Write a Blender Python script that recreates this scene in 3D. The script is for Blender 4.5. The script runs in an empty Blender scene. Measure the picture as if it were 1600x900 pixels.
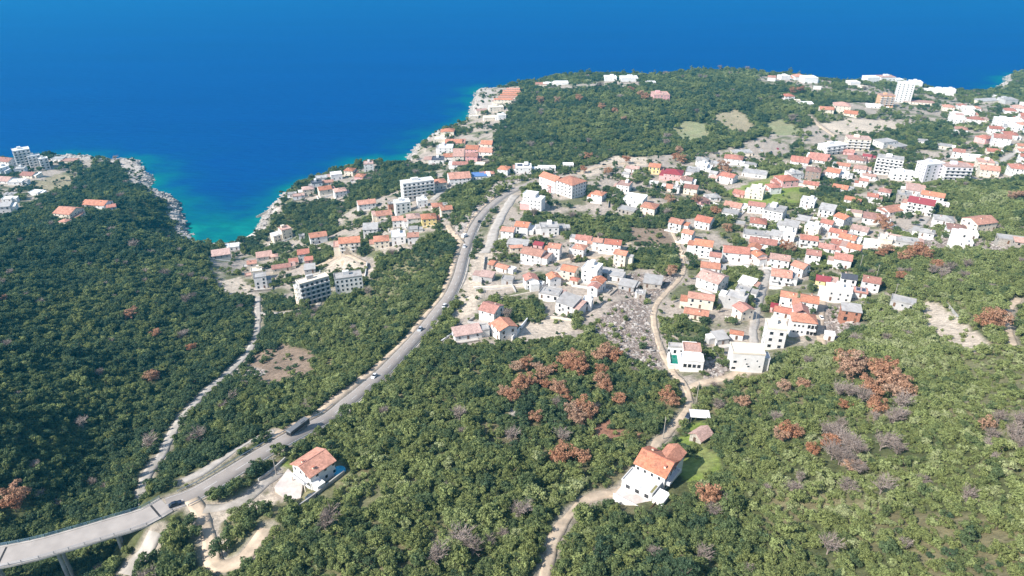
import bpy, bmesh, math, random
import numpy as np
from mathutils import Vector, Matrix
random.seed(11)
RNG = np.random.default_rng(7)
SC = bpy.context.scene
COL = SC.collection
R = math.radians

# ------------------------------------------------------------------ camera
F = 1067.0                    # focal length in pixels of the 1600 px wide photograph
PITCH = R(28.0)
CAMZ = 250.0
SP, CP = math.sin(PITCH), math.cos(PITCH)
cam_d = bpy.data.cameras.new('camera')
cam = bpy.data.objects.new('camera', cam_d); COL.objects.link(cam)
cam.location = (0, 0, CAMZ); cam.rotation_euler = (R(90) - PITCH, 0, 0)
cam_d.sensor_width = 36.0; cam_d.lens = 36.0 * F / 1600.0
cam_d.clip_start = 1.0; cam_d.clip_end = 90000.0
SC.camera = cam

def ray(px, py):
    cx, cy = (px - 800.0) / F, (py - 450.0) / F
    return np.array([cx, CP - cy * SP, -SP - cy * CP])       # per metre of axial depth

def pix(x, y, z):
    """world -> photograph pixel"""
    dz = z - CAMZ
    d = y * CP - dz * SP
    d = np.where(d < 1.0, 1.0, d)
    cy = (-y * SP - dz * CP) / d
    return 800.0 + F * x / d, 450.0 + F * cy, d

def at_z(px, py, z):
    r = ray(px, py); t = (z - CAMZ) / r[2]
    return np.array([r[0] * t, r[1] * t, z])

# ------------------------------------------------------------------ noise
def vnoise(x, y, seed=0):
    xi, yi = np.floor(x).astype(np.int64), np.floor(y).astype(np.int64)
    xf, yf = x - xi, y - yi
    u, v = xf * xf * (3 - 2 * xf), yf * yf * (3 - 2 * yf)
    def h(a, b):
        n = (a * 374761393 + b * 668265263 + seed * 974711) & 0x7fffffff
        n = ((n ^ (n >> 13)) * 1274126177) & 0x7fffffff
        return ((n ^ (n >> 16)) & 0xffff) / 65535.0
    return (h(xi, yi) * (1 - u) + h(xi + 1, yi) * u) * (1 - v) + (h(xi, yi + 1) * (1 - u) + h(xi + 1, yi + 1) * u) * v

def fbm(x, y, scale, seed=0, octv=4):
    s, a, t = 0.0, 1.0, 0.0
    x, y = np.asarray(x, float) / scale, np.asarray(y, float) / scale
    for i in range(octv):
        s = s + a * vnoise(x, y, seed + i * 17); t += a; a *= 0.5; x = x * 2.03 + 5.1; y = y * 2.03 - 3.7
    return s / t

def in_poly(px, py, poly):
    inside = np.zeros(np.shape(px), bool)
    n = len(poly); j = n - 1
    for i in range(n):
        xi, yi = poly[i]; xj, yj = poly[j]
        c = ((yi > py) != (yj > py)) & (px < (xj - xi) * (py - yi) / ((yj - yi) or 1e-9) + xi)
        inside ^= c; j = i
    return inside

def seg_dist(x, y, pts, closed=False):
    """distance to a polyline and parameter (segment index + t) of the nearest point"""
    best = np.full(np.shape(x), 1e9); par = np.zeros(np.shape(x))
    n = len(pts)
    for i in range(n if closed else n - 1):
        ax, ay = pts[i][0], pts[i][1]; bx, by = pts[(i + 1) % n][0], pts[(i + 1) % n][1]
        dx, dy = bx - ax, by - ay; L = dx * dx + dy * dy + 1e-9
        t = np.clip(((x - ax) * dx + (y - ay) * dy) / L, 0, 1)
        d = np.hypot(x - ax - t * dx, y - ay - t * dy)
        m = d < best
        best = np.where(m, d, best); par = np.where(m, i + t, par)
    return best, par

# ------------------------------------------------------------------ terrain heights
CTRL = [(-250,1000,96),(-100,900,84),(40,905,82),(130,880,84),(205,845,91),(250,880,99),(300,830,101),(400,900,108),(600,900,114),(800,900,117),
(1000,900,120),(1200,900,125),(1400,900,134),(1600,900,145),(1850,950,158),(1850,700,148),(600,1000,119),(1000,1000,126),(1500,1050,150),(250,1000,102),(1900,1100,170),
(260,797,100.5),(300,782,100.5),(340,757,99),(400,725,97),(470,673,94),(545,630,90),(590,590,86),(625,555,81),(655,522,76),(685,490,71),(705,460,67),
(720,425,63),(730,380,58),(742,350,55),(790,305,50),(830,285,48),(900,260,44),
(490,755,98.5),(440,780,100),(650,800,108),(800,750,107),(650,650,97),(800,650,97),(1030,745,106),(1100,800,113),(1250,750,117),(1400,750,124),(1600,750,138),
(750,570,86),(900,570,87),(1070,600,92),(1180,560,88),(1300,580,96),(1450,600,109),(1620,600,124),
(790,500,76),(900,480,74),(1000,500,79),(1100,480,77),(1200,470,76),(1300,480,81),(1450,500,95),(1620,500,110),
(850,420,66),(1000,400,64),(1100,400,65),(1250,400,66),(1350,400,70),(1500,400,80),(1680,400,96),
(900,340,56),(1000,330,56),(1150,320,54),(1300,330,56),(1450,330,62),(1620,330,76),
(1000,260,44),(1100,260,43),(1250,250,42),(1400,260,45),(1550,270,52),(1680,250,54),
(820,240,36),(900,210,36),(1000,200,38),(1100,190,36),(1200,200,36),(1300,190,33),(1400,200,32),(1550,200,32),(1700,200,34),
(900,150,31),(1000,145,33),(1100,136,34),(1200,140,31),(1300,150,24),(1400,150,19),(1500,160,12),(1600,165,16),(1700,150,22),
(760,180,14),(700,235,17),(660,255,14),
(215,790,95),(228,750,91),(250,715,85),(290,645,75),(350,590,64),(395,540,55),(403,500,48),(403,465,41),
(165,770,76),(200,700,70),(260,620,60),(330,560,52),(375,525,46),
(60,740,88),(-120,760,100),(100,620,79),(0,620,88),(-180,620,110),(200,560,63),(100,520,68),(0,500,78),(-180,500,98),(290,490,50),(200,450,53),(100,420,56),(0,420,64),(-180,420,84),
(300,430,38),(345,415,24),(230,385,38),(130,350,40),(30,335,38),(-150,345,52),(200,325,24),(100,295,18),(40,275,12),(-120,290,26),(255,350,20),
(480,560,68),(560,540,72),(450,620,80),(400,680,88),(560,460,54),(640,420,56),(640,490,66),(490,475,44),(440,420,26),(550,390,37),(620,370,42),(650,330,41),(680,290,37),(720,270,34),
(560,330,25),(480,310,13),(530,285,14),(600,295,25),(425,390,13),(490,380,22),(385,402,10),(640,300,31),(780,265,40)]
COAST_PX = [(-420,278),(-160,264),(0,254),(60,246),(100,244),(142,246),(150,250),(175,251),(190,249),(212,251),(222,262),(225,270),(236,276),(239,284),(233,291),(216,295),(226,298),(240,300),
(254,303),(266,310),(276,315),(281,322),(278,331),(285,340),(284,346),(290,352),(288,360),(296,368),(307,378),(322,381),(340,380),(356,379),(372,376),(388,370),(401,363),(404,352),(412,344),
(416,334),(423,326),(430,318),(440,311),(447,303),(456,297),(468,291),(480,287),(496,280),(512,276),(526,270),(545,263),(558,260),(571,257),(584,253),(596,256),(610,260),(624,262),(632,257),
(640,251),(637,246),(645,240),(648,232),(660,226),(668,219),(676,213),(684,207),(692,203),(702,199),(716,197),(730,192),(733,184),(735,173),(739,165),(740,158),(744,150),(743,145),(750,141),
(757,139),(765,142),(775,141),(790,137),(812,135),(832,135),(842,131),(860,128),(880,127),(905,124),(940,127),(975,130),(1005,134),(1030,130),(1060,124),(1110,119),(1160,118),(1200,124),
(1240,127),(1272,130),(1292,133),(1320,136),(1360,130),(1400,130),(1440,138),(1470,146),(1500,149),(1530,150),(1550,146),(1558,140),(1563,133),(1572,128),(1570,121),(1580,118),(1610,117),(1700,116),(1900,112)]
coast = [tuple(at_z(x, y, 0.0)[:2]) for x, y in COAST_PX]
land_poly = coast + [(coast[-1][0] + 800, 900), (1900, -300), (-1500, -300), (coast[0][0] - 600, coast[0][1] - 50)]

cw = np.array([at_z(*c) for c in CTRL] + [(-160, 20, 112), (0, -40, 125), (200, 10, 145), (-400, 60, 130), (450, 60, 190)])
cp_, cz_ = cw[:, :2] / 300.0, cw[:, 2]
def _phi(r2): return np.where(r2 > 1e-12, 0.5 * r2 * np.log(np.maximum(r2, 1e-12)), 0.0)
n_ = len(cp_)
_d2 = ((cp_[:, None] - cp_[None]) ** 2).sum(-1)
A_ = np.zeros((n_ + 3, n_ + 3)); A_[:n_, :n_] = _phi(_d2) + np.eye(n_) * 0.0012
A_[:n_, n_] = 1; A_[:n_, n_ + 1:] = cp_; A_[n_:, :n_] = A_[:n_, n_:].T
W_ = np.linalg.solve(A_, np.concatenate([cz_, np.zeros(3)]))
def tps(x, y):
    sh = np.shape(x); q = np.stack([np.ravel(x), np.ravel(y)], 1) / 300.0
    out = np.empty(len(q))
    for s in range(0, len(q), 20000):
        qq = q[s:s + 20000]
        d2 = ((qq[:, None] - cp_[None]) ** 2).sum(-1)
        out[s:s + 20000] = _phi(d2) @ W_[:n_] + W_[n_] + qq @ W_[n_ + 1:]
    return out.reshape(sh)

# fan-shaped grid: fine near the viewer, coarser far away
OFF, GY0, GR, DU, UMAX = 150.0, -10.0, 0.0046, 0.0042, 1.0
NR = int(math.log((1560 + OFF) / (GY0 + OFF)) / math.log(1 + GR)) + 1
NC = int(2 * UMAX / DU) + 1
gy = (GY0 + OFF) * (1 + GR) ** np.arange(NR) - OFF
gu = -UMAX + DU * np.arange(NC)
GX = gu[None, :] * (gy[:, None] + OFF); GY = np.repeat(gy[:, None], NC, 1)
sd, _ = seg_dist(GX, GY, coast)
inside = in_poly(GX, GY, land_poly)
SD = np.where(inside, sd, -sd)
H0 = tps(GX, GY)
H0 = np.maximum(H0, 3.0) + (fbm(GX, GY, 38, 3) - 0.5) * 5.0 * np.clip((sd - 10) / 60, 0, 1)
rock_n = fbm(GX, GY, 9, 21, 3)
land = np.minimum(H0, 0.4 + 2.2 * np.clip(SD, 0, 99) ** 0.5 * (0.35 + 1.1 * rock_n) + np.maximum(SD - 14, 0) * 0.55)
# the pebble beach stays low
bx, by = at_z(355, 384, 1)[:2]
bm = np.exp(-(((GX - bx) / 62) ** 2 + ((GY - by) / 26) ** 2))
land = land * (1 - bm) + np.minimum(land, 0.5 + SD * 0.06) * bm
HG = np.where(SD > 0, land, np.maximum(SD * 0.3, -12.0))

def ground(x, y):
    x, y = np.asarray(x, float), np.asarray(y, float)
    j = np.clip(np.log(np.maximum(y + OFF, 1) / (GY0 + OFF)) / math.log(1 + GR), 0, NR - 1.001)
    i = np.clip((x / (y + OFF) + UMAX) / DU, 0, NC - 1.001)
    j0, i0 = j.astype(int), i.astype(int); a, b = j - j0, i - i0
    return (HG[j0, i0] * (1 - b) + HG[j0, i0 + 1] * b) * (1 - a) + (HG[j0 + 1, i0] * (1 - b) + HG[j0 + 1, i0 + 1] * b) * a

_T = np.exp(np.linspace(math.log(60), math.log(3000), 1500))
def hit(px, py):
    r = ray(px, py)
    z = CAMZ + r[2] * _T - np.maximum(ground(r[0] * _T, r[1] * _T), 0.0)
    k = np.argmax(z < 0)
    if z[k] >= 0: return at_z(px, py, 0.0)
    lo, hi = _T[max(k - 1, 0)], _T[k]
    for _ in range(25):
        m = (lo + hi) / 2
        if CAMZ + r[2] * m - max(float(ground(r[0] * m, r[1] * m)), 0.0) < 0: hi = m
        else: lo = m
    p = r * hi
    return np.array([p[0], p[1], CAMZ + p[2]])
def depth(p): return p[1] * CP - (p[2] - CAMZ) * SP

# ------------------------------------------------------------------ roads: paths in plan, then the ground is cut to them
def smooth_path(pts, step=2.0):
    pts = [np.asarray(p, float) for p in pts]
    P = [pts[0] * 2 - pts[1]] + pts + [pts[-1] * 2 - pts[-2]]
    out = []
    for i in range(1, len(P) - 2):
        n = max(2, int(np.linalg.norm((P[i + 1] - P[i])[:2]) / step))
        for k in range(n):
            t = k / n
            a = 2 * P[i]; b = P[i + 1] - P[i - 1]; c = 2 * P[i - 1] - 5 * P[i] + 4 * P[i + 1] - P[i + 2]; d = -P[i - 1] + 3 * P[i] - 3 * P[i + 1] + P[i + 2]
            out.append(0.5 * (a + b * t + c * t * t + d * t ** 3))
    out.append(P[-2])
    return np.array(out)
def smooth_z(path, win):
    z = path[:, 2]; k = np.ones(win) / win
    path[:, 2] = np.convolve(np.pad(z, win // 2, mode='edge'), k, 'same')[win // 2: win // 2 + len(z)]
    return path

ROADS = {}     # name -> (path, width, kind)
def road(name, px, width, kind, win=21, step=2.0):
    p = smooth_path([hit(x, y) for x, y in px], step)
    ROADS[name] = (smooth_z(p, win), width, kind)
BRIDGE_Z = 100.8
main_land = [hit(x, y) for x, y in [(262,795),(300,777),(340,757),(400,725),(450,693),(500,658),(545,628),(590,590),(625,555),(655,522),(685,489),(704,460),(717,430),(724,405),(731,380),(744,350),(764,325),(790,305),(812,294),(835,284)]]
main_land = smooth_z(smooth_path(main_land), 41)
d0 = main_land[0].copy()
bridge_pts = [at_z(x, y, BRIDGE_Z) for x, y in [(-330,925),(-180,898),(-60,880),(40,862),(110,843),(180,822),(225,808)]] + [d0]
bridge_path = smooth_path(bridge_pts)
k_ = min(30, len(main_land)); zz = np.linspace(0, 1, k_)
main_land[:k_, 2] = BRIDGE_Z * (1 - zz) + main_land[:k_, 2] * zz
bridge_path[:, 2] = BRIDGE_Z
ROADS['main_road'] = (main_land, 6.6, 'asphalt')
road('service_road', [(806,303),(795,318),(783,338),(773,360),(766,380),(757,394)], 7.5, 'concrete')
road('valley_track', [(215,795),(222,765),(232,738),(250,713),(268,682),(288,648),(318,616),(348,590),(374,566),(393,542),(402,514),(403,490),(403,464)], 3.6, 'gravel', 9)
road('valley_track_branch', [(404,490),(440,489),(470,486),(492,481),(500,474)], 3.0, 'gravel', 9)
road('dirt_track', [(846,925),(852,895),(860,865),(872,832),(892,804),(918,783),(945,772),(968,766),(985,752),(1005,722),(1030,690),(1052,668),(1070,645),(1077,625),(1073,607),(1056,587),(1040,560),(1028,530),(1022,500),(1025,478),(1040,458),(1058,440),(1068,424),(1067,405),(1063,388),(1052,365),(1046,350)], 2.9, 'dirt', 9)
road('dirt_track_branch', [(1073,607),(1098,598),(1130,591),(1162,582)], 3.4, 'dirt', 9)
road('town_lane', [(1178,540),(1178,512),(1184,482),(1192,450),(1199,424),(1170,416),(1130,415),(1100,408),(1068,410)], 4.0, 'lane', 9)
road('yard_track', [(1284,536),(1281,508),(1283,478),(1290,455)], 4.2, 'dirt', 9)
road('farm_track', [(300,782),(316,806),(325,835),(330,862),(338,882),(352,884),(378,872),(402,848),(418,828)], 4.2, 'dirt', 9)
road('farm_drive', [(318,795),(350,790),(385,778),(415,758),(436,742)], 3.6, 'gravel', 9)
road('gully_track', [(198,900),(214,878),(232,858),(246,838)], 4.5, 'gravel', 9)
road('roadside_track', [(288,757),(312,746),(340,731),(372,712),(404,694),(430,684)], 3.4, 'gravel', 9)
road('hill_path', [(1264,180),(1274,190),(1288,201),(1306,213)], 6.0, 'dirt', 5)
road('meadow_path', [(1592,468),(1580,482),(1576,500),(1578,520),(1586,540)], 3.0, 'dirt', 5)
road('upper_street', [(1205,300),(1225,285),(1250,272),(1262,262)], 5.0, 'lane', 9)
road('hill_street', [(1290,366),(1325,348),(1360,336),(1395,352),(1420,362),(1440,350),(1452,336)], 5.0, 'lane', 9)
road('village_lane', [(870,408),(900,402),(935,402),(965,394),(985,380)], 4.0, 'dirt', 9)
road('village_street', [(742,452),(770,450),(800,446),(835,446),(860,446)], 5.0, 'lane', 9)
road('crest_road', [(905,272),(930,262),(965,256),(1000,254)], 6.0, 'dirt', 9)
road('ridge_street', [(1560,255),(1580,242),(1600,232),(1640,222)], 6.0, 'lane', 5)
road('shore_lane', [(574,412),(540,398),(510,410),(492,418)], 3.6, 'dirt', 9)
road('hotel_lane', [(700,352),(712,372),(722,380)], 4.5, 'dirt', 5)
road('hotel_street', [(676,312),(690,300),(705,292),(722,287)], 5.0, 'lane', 5)

spacing = np.maximum(GR * (GY + OFF), 1.0)
near = lambda p, m: (GX > p[:, 0].min() - m) & (GX < p[:, 0].max() + m) & (GY > p[:, 1].min() - m) & (GY < p[:, 1].max() + m)
ROADD = np.full(GX.shape, 1e9)
for nm in sorted(ROADS, key=lambda k: k == 'main_road'):
    p, w, kind = ROADS[nm]
    m = near(p, w / 2 + 26)
    idx = np.where(m)
    d, par = seg_dist(GX[idx], GY[idx], p[::2] if len(p) > 60 else p)
    zr = np.interp(par * (2 if len(p) > 60 else 1), np.arange(len(p)), p[:, 2])
    core = w / 2 + 1.1 * spacing[idx] + (1.8 if nm == 'main_road' else 0.4)
    bl = np.clip((d - core) / (9.0 if nm == 'main_road' else 6.5), 0, 1); bl = bl * bl * (3 - 2 * bl)
    HG[idx] = (zr - 0.05) * (1 - bl) + HG[idx] * bl
    ROADD[idx] = np.minimum(ROADD[idx], d - w / 2)
# ------------------------------------------------------------------ object helpers
def tag(o, label=None, cat=None, group=None, kind=None):
    if label: o['label'] = label
    if cat: o['category'] = cat
    if group: o['group'] = group
    if kind: o['kind'] = kind
    return o
def link(name, data, parent=None, loc=None, rz=None):
    o = bpy.data.objects.new(name, data); COL.objects.link(o)
    if parent is not None: o.parent = parent
    if loc is not None: o.location = loc
    if rz is not None: o.rotation_euler = (0, 0, rz)
    return o
def empty(name, loc, rz=0.0):
    return link(name, None, None, loc, rz)
def np_mesh(name, co, faces, mat=None, smooth=False, mi=None):
    """faces: (n,k) array or list of lists"""
    me = bpy.data.meshes.new(name)
    if isinstance(faces, np.ndarray):
        n, k = faces.shape
        me.vertices.add(len(co)); me.vertices.foreach_set('co', np.ascontiguousarray(co, np.float32).ravel())
        me.loops.add(n * k); me.loops.foreach_set('vertex_index', faces.astype(np.int32).ravel())
        me.polygons.add(n); me.polygons.foreach_set('loop_start', np.arange(0, n * k, k, dtype=np.int32))
        me.update(calc_edges=True)
    else:
        me.from_pydata([tuple(c) for c in co], [], faces); me.update()
    for m in (mat if isinstance(mat, (list, tuple)) else [mat]):
        if m is not None: me.materials.append(m)
    if mi is not None: me.polygons.foreach_set('material_index', np.asarray(mi, np.int32))
    if smooth: me.polygons.foreach_set('use_smooth', np.ones(len(me.polygons), bool))
    return me
def fattr(me, name, vals, typ='FLOAT', dom='POINT'):
    a = me.attributes.new(name, typ, dom)
    a.data.foreach_set({'FLOAT': 'value', 'INT': 'value', 'FLOAT_VECTOR': 'vector', 'FLOAT_COLOR': 'color'}[typ], np.ascontiguousarray(vals, np.int32 if typ == 'INT' else np.float32).ravel())

class MB:
    """collects boxes, prisms and tubes into ONE mesh"""
    def __init__(s): s.v, s.f, s.m = [], [], []
    def add(s, vs, fs, m=0):
        b = len(s.v); s.v += [tuple(v) for v in vs]; s.f += [[b + i for i in f] for f in fs]; s.m += [m] * len(fs); return s
    def box(s, x0, x1, y0, y1, z0, z1, m=0):
        return s.add([(x0,y0,z0),(x1,y0,z0),(x1,y1,z0),(x0,y1,z0),(x0,y0,z1),(x1,y0,z1),(x1,y1,z1),(x0,y1,z1)],
                     [(0,3,2,1),(4,5,6,7),(0,1,5,4),(1,2,6,5),(2,3,7,6),(3,0,4,7)], m)
    def prism(s, poly, z0, z1, m=0):
        n = len(poly)
        a = sum(poly[i][0] * poly[(i + 1) % n][1] - poly[(i + 1) % n][0] * poly[i][1] for i in range(n))
        if a < 0: poly = poly[::-1]
        return s.add([(x, y, z0) for x, y in poly] + [(x, y, z1) for x, y in poly],
                     [tuple(range(n))[::-1], tuple(range(n, 2 * n))] + [(i, (i + 1) % n, n + (i + 1) % n, n + i) for i in range(n)], m)
    def tube(s, p, q, r0, r1, n=6, m=0):
        p, q = Vector(p), Vector(q); d = (q - p).normalized()
        u = d.cross(Vector((0, 0, 1)) if abs(d.z) < .9 else Vector((1, 0, 0))).normalized(); w = d.cross(u)
        vs = [p + (u * math.cos(2*math.pi*i/n) + w * math.sin(2*math.pi*i/n)) * r0 for i in range(n)] + [q + (u * math.cos(2*math.pi*i/n) + w * math.sin(2*math.pi*i/n)) * r1 for i in range(n)]
        return s.add(vs, [(i, (i+1) % n, n + (i+1) % n, n + i) for i in range(n)] + [tuple(range(n))[::-1], tuple(range(n, 2*n))], m)
    def mesh(s, name, mats): return np_mesh(name, s.v, s.f, mats, mi=s.m)

# ------------------------------------------------------------------ materials
MATS = {}
def mat(name, col, rough=0.85, spec=0.25, var=0.0, vscale=1.0, bump=0.0, bscale=4.0, rnd=0.0, metal=0.0, coords='Object', dirt=None, dirt_amt=0.0, dirt_scale=0.3):
    """plain surface with mottling (var), a per-object shift (rnd) and dirt patches"""
    if name in MATS: return MATS[name]
    m = bpy.data.materials.new(name); m.use_nodes = True; nt = m.node_tree; N, L = nt.nodes, nt.links
    b = N['Principled BSDF']; b.inputs['Roughness'].default_value = rough; b.inputs['Specular IOR Level'].default_value = spec; b.inputs['Metallic'].default_value = metal
    rgb = N.new('ShaderNodeRGB'); rgb.outputs[0].default_value = (*col, 1); out = rgb.outputs[0]
    tc = N.new('ShaderNodeTexCoord')
    if rnd:
        oi = N.new('ShaderNodeObjectInfo'); mr = N.new('ShaderNodeMapRange'); mr.inputs[3].default_value = 1 - rnd; mr.inputs[4].default_value = 1 + rnd * 0.6
        L.new(oi.outputs['Random'], mr.inputs[0]); hv = N.new('ShaderNodeHueSaturation'); L.new(out, hv.inputs['Color']); L.new(mr.outputs[0], hv.inputs['Value']); out = hv.outputs[0]
        m2 = N.new('ShaderNodeMath'); m2.operation = 'MULTIPLY'; m2.inputs[1].default_value = 7.31; L.new(oi.outputs['Random'], m2.inputs[0])
        m3 = N.new('ShaderNodeMath'); m3.operation = 'FRACT'; L.new(m2.outputs[0], m3.inputs[0])
        mr2 = N.new('ShaderNodeMapRange'); mr2.inputs[3].default_value = 1 - rnd * 1.1; mr2.inputs[4].default_value = 1.0; L.new(m3.outputs[0], mr2.inputs[0]); L.new(mr2.outputs[0], hv.inputs['Saturation'])
    def noise(sc, det=4):
        n = N.new('ShaderNodeTexNoise'); n.inputs['Scale'].default_value = sc; n.inputs['Detail'].default_value = det; L.new(tc.outputs[coords], n.inputs['Vector']); return n.outputs['Fac']
    if var:
        mr = N.new('ShaderNodeMapRange'); mr.inputs[1].default_value = .3; mr.inputs[2].default_value = .7; mr.inputs[3].default_value = 1 - var; mr.inputs[4].default_value = 1 + var
        L.new(noise(vscale), mr.inputs[0]); hv = N.new('ShaderNodeHueSaturation'); L.new(out, hv.inputs['Color']); L.new(mr.outputs[0], hv.inputs['Value']); out = hv.outputs[0]
    if dirt:
        mr = N.new('ShaderNodeMapRange'); mr.inputs[1].default_value = .48; mr.inputs[2].default_value = .68; mr.inputs[4].default_value = dirt_amt
        L.new(noise(dirt_scale, 6), mr.inputs[0]); mx = N.new('ShaderNodeMix'); mx.data_type = 'RGBA'; L.new(mr.outputs[0], mx.inputs[0]); L.new(out, mx.inputs[6]); mx.inputs[7].default_value = (*dirt, 1); out = mx.outputs[2]
    L.new(out, b.inputs['Base Color'])
    if bump:
        bp = N.new('ShaderNodeBump'); bp.inputs['Strength'].default_value = bump; bp.inputs['Distance'].default_value = .15; L.new(noise(bscale), bp.inputs['Height']); L.new(bp.outputs[0], b.inputs['Normal'])
    MATS[name] = m; return m

def roof_mat(name, col, rnd=0.22, tiles=True):
    """clay tiles: rows and columns of tiles, single tiles of another burn, weathered patches"""
    if name in MATS: return MATS[name]
    m = mat(name, col, .85, .2, .16, .55, 0, 1, rnd, dirt=tuple(c * .45 + .05 for c in col), dirt_amt=.55, dirt_scale=.45)
    nt = m.node_tree; N, L = nt.nodes, nt.links; b = N['Principled BSDF']; src = b.inputs['Base Color'].links[0].from_socket
    tc = N.new('ShaderNodeTexCoord'); vo = N.new('ShaderNodeTexVoronoi'); vo.inputs['Scale'].default_value = 2.2
    L.new(tc.outputs['Object'], vo.inputs['Vector']); sp = N.new('ShaderNodeSeparateColor'); L.new(vo.outputs['Color'], sp.inputs[0])
    mr = N.new('ShaderNodeMapRange'); mr.inputs[3].default_value = .8; mr.inputs[4].default_value = 1.18; L.new(sp.outputs[0], mr.inputs[0])
    hv = N.new('ShaderNodeHueSaturation'); L.new(src, hv.inputs['Color']); L.new(mr.outputs[0], hv.inputs['Value']); L.new(hv.outputs[0], b.inputs['Base Color'])
    if tiles:
        wv = N.new('ShaderNodeTexWave'); wv.bands_direction = 'X'; wv.inputs['Scale'].default_value = 1.3; L.new(tc.outputs['Object'], wv.inputs['Vector'])
        bp = N.new('ShaderNodeBump'); bp.inputs['Strength'].default_value = .5; bp.inputs['Distance'].default_value = .08; L.new(wv.outputs['Fac'], bp.inputs['Height']); L.new(bp.outputs[0], b.inputs['Normal'])
    return m

ROOF = {'orange': roof_mat('orange_tiles', (.51,.205,.118)), 'red': roof_mat('red_tiles', (.43,.158,.105)), 'brown': roof_mat('brown_tiles', (.32,.155,.12)),
        'pink': roof_mat('faded_tiles', (.50,.30,.24)), 'grey': mat('grey_roofing', (.40,.385,.37), .9, .2, .14, .5, 0, 1, .18, dirt=(.2,.18,.17), dirt_amt=.6, dirt_scale=.3),
        'dark': mat('dark_roofing', (.075,.08,.10), .8, .25, .12, .6, 0, 1, .1), 'crimson': mat('crimson_metal_roof', (.30,.045,.055), .6, .3, .1, .7, 0, 1, .1),
        'white': mat('white_roofing', (.78,.77,.75), .9, .2, .08, .5, 0, 1, .08, dirt=(.5,.48,.45), dirt_amt=.5, dirt_scale=.25), 'pale': mat('pale_roofing', (.60,.60,.59), .9, .2, .1, .5, 0, 1, .08, dirt=(.4,.39,.37), dirt_amt=.5, dirt_scale=.3), 'blue': mat('blue_roofing', (.12,.22,.45), .7, .3, .1, .6)}
def wallm(n, c, d=.35): return mat(n + '_render', c, .9, .2, .05, .6, 0, 1, .07, dirt=tuple(v * .62 for v in c), dirt_amt=d, dirt_scale=.35)
WALL = {'white': wallm('white', (.75,.735,.715)), 'cream': wallm('cream', (.74,.66,.54)), 'yellow': wallm('yellow', (.78,.62,.27)), 'pink': wallm('pink', (.68,.38,.36)),
        'grey': wallm('grey', (.47,.46,.45), .5), 'orange': wallm('apricot', (.70,.42,.24)), 'brown': wallm('brown', (.33,.25,.2), .5), 'lilac': wallm('lilac', (.72,.69,.73)),
        'brick': mat('bare_brick', (.42,.19,.12), .92, .1, .25, 2.2, 0, 1, .1), 'stone': mat('bare_stone', (.40,.36,.31), .95, .1, .3, 1.5, .5, 3, .1), 'blue': wallm('blue', (.35,.45,.6))}
M_FRAME = mat('window_frame_paint', (.75,.74,.72), .6, .3)
M_GLASS = mat('window_glass', (.025,.032,.042), .08, .5, rnd=.5)
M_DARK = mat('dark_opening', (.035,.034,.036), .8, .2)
M_DOOR = mat('brown_door_paint', (.16,.08,.04), .6, .3, rnd=.4)
M_CONC = mat('bare_concrete', (.46,.44,.41), .92, .15, .14, .4, dirt=(.25,.23,.21), dirt_amt=.5)
M_METAL = mat('grey_metal', (.38,.39,.4), .45, .5, metal=.6)
M_WOOD = mat('weathered_pole', (.36,.33,.29), .9, .1, .2, 3)

# ------------------------------------------------------------------ the ground sheet
PXG, PYG, DG = pix(GX + (fbm(GX, GY, 6, 5) - .5) * 5, GY + (fbm(GX, GY, 6, 6) - .5) * 6, HG)
TOWN = [[(738,405),(762,330),(800,290),(855,265),(905,262),(1000,245),(1130,235),(1180,215),(1290,192),(1282,168),(1330,160),(1395,160),(1400,150),(1500,160),(1640,165),(1640,285),(1480,285),(1445,318),(1450,335),(1548,345),(1640,380),(1640,398),(1500,388),(1420,395),(1330,398),(1312,420),(1375,445),(1425,478),(1345,512),(1300,535),(1222,552),(1196,582),(1100,602),(1040,592),(1020,520),(930,500),(905,532),(800,535),(690,543),(712,505),(745,470)],
        [(325,400),(400,382),(440,352),(480,372),(530,340),(560,308),(625,275),(700,262),(745,280),(705,328),(702,360),(640,392),(592,402),(576,455),(470,482),(440,462),(398,462),(340,455)],
        [(-60,262),(0,255),(140,242),(146,262),(100,290),(62,312),(0,348),(-60,360)], [(638,252),(680,205),(738,140),(812,135),(806,160),(770,215),(774,250),(720,268)],
        [(420,345),(440,315),(500,285),(590,255),(590,272),(540,315),(470,330)], [(836,136),(1000,122),(1000,135),(860,142)], [(1180,115),(1300,125),(1300,150),(1185,132)], [(1318,130),(1500,140),(1495,160),(1330,150)]]
GREEN = [[(1168,262),(1240,258),(1285,280),(1270,292),(1200,285)],[(870,338),(1000,350),(1040,345),(1060,380),(960,385),(870,345)],[(978,392),(1055,386),(1062,418),(985,420)],[(770,472),(845,470),(850,500),(790,505),(760,485)],
         [(1135,415),(1190,424),(1178,452),(1140,450)],[(1210,325),(1262,298),(1268,320),(1225,330)],[(1320,230),(1400,195),(1500,215),(1460,235),(1360,230)],[(1390,200),(1480,190),(1490,222),(1420,232)],[(460,365),(520,340),(535,360),(480,385)],[(440,322),(520,310),(520,345),(450,350)],
         [(560,275),(660,270),(640,290),(560,320),(540,330)],[(1285,312),(1330,295),(1350,330),(1300,335)],[(1420,290),(1460,262),(1480,262),(1480,290)],[(488,400),(530,392),(520,415),(490,422)],[(1040,320),(1090,310),(1090,340),(1040,342)],[(690,300),(770,280),(740,320),(690,345)],[(1030,505),(1090,490),(1110,520),(1040,520)],[(1360,300),(1420,290),(1420,310),(1370,315)],[(930,340),(1010,330),(1040,350),(950,365)]]
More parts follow.
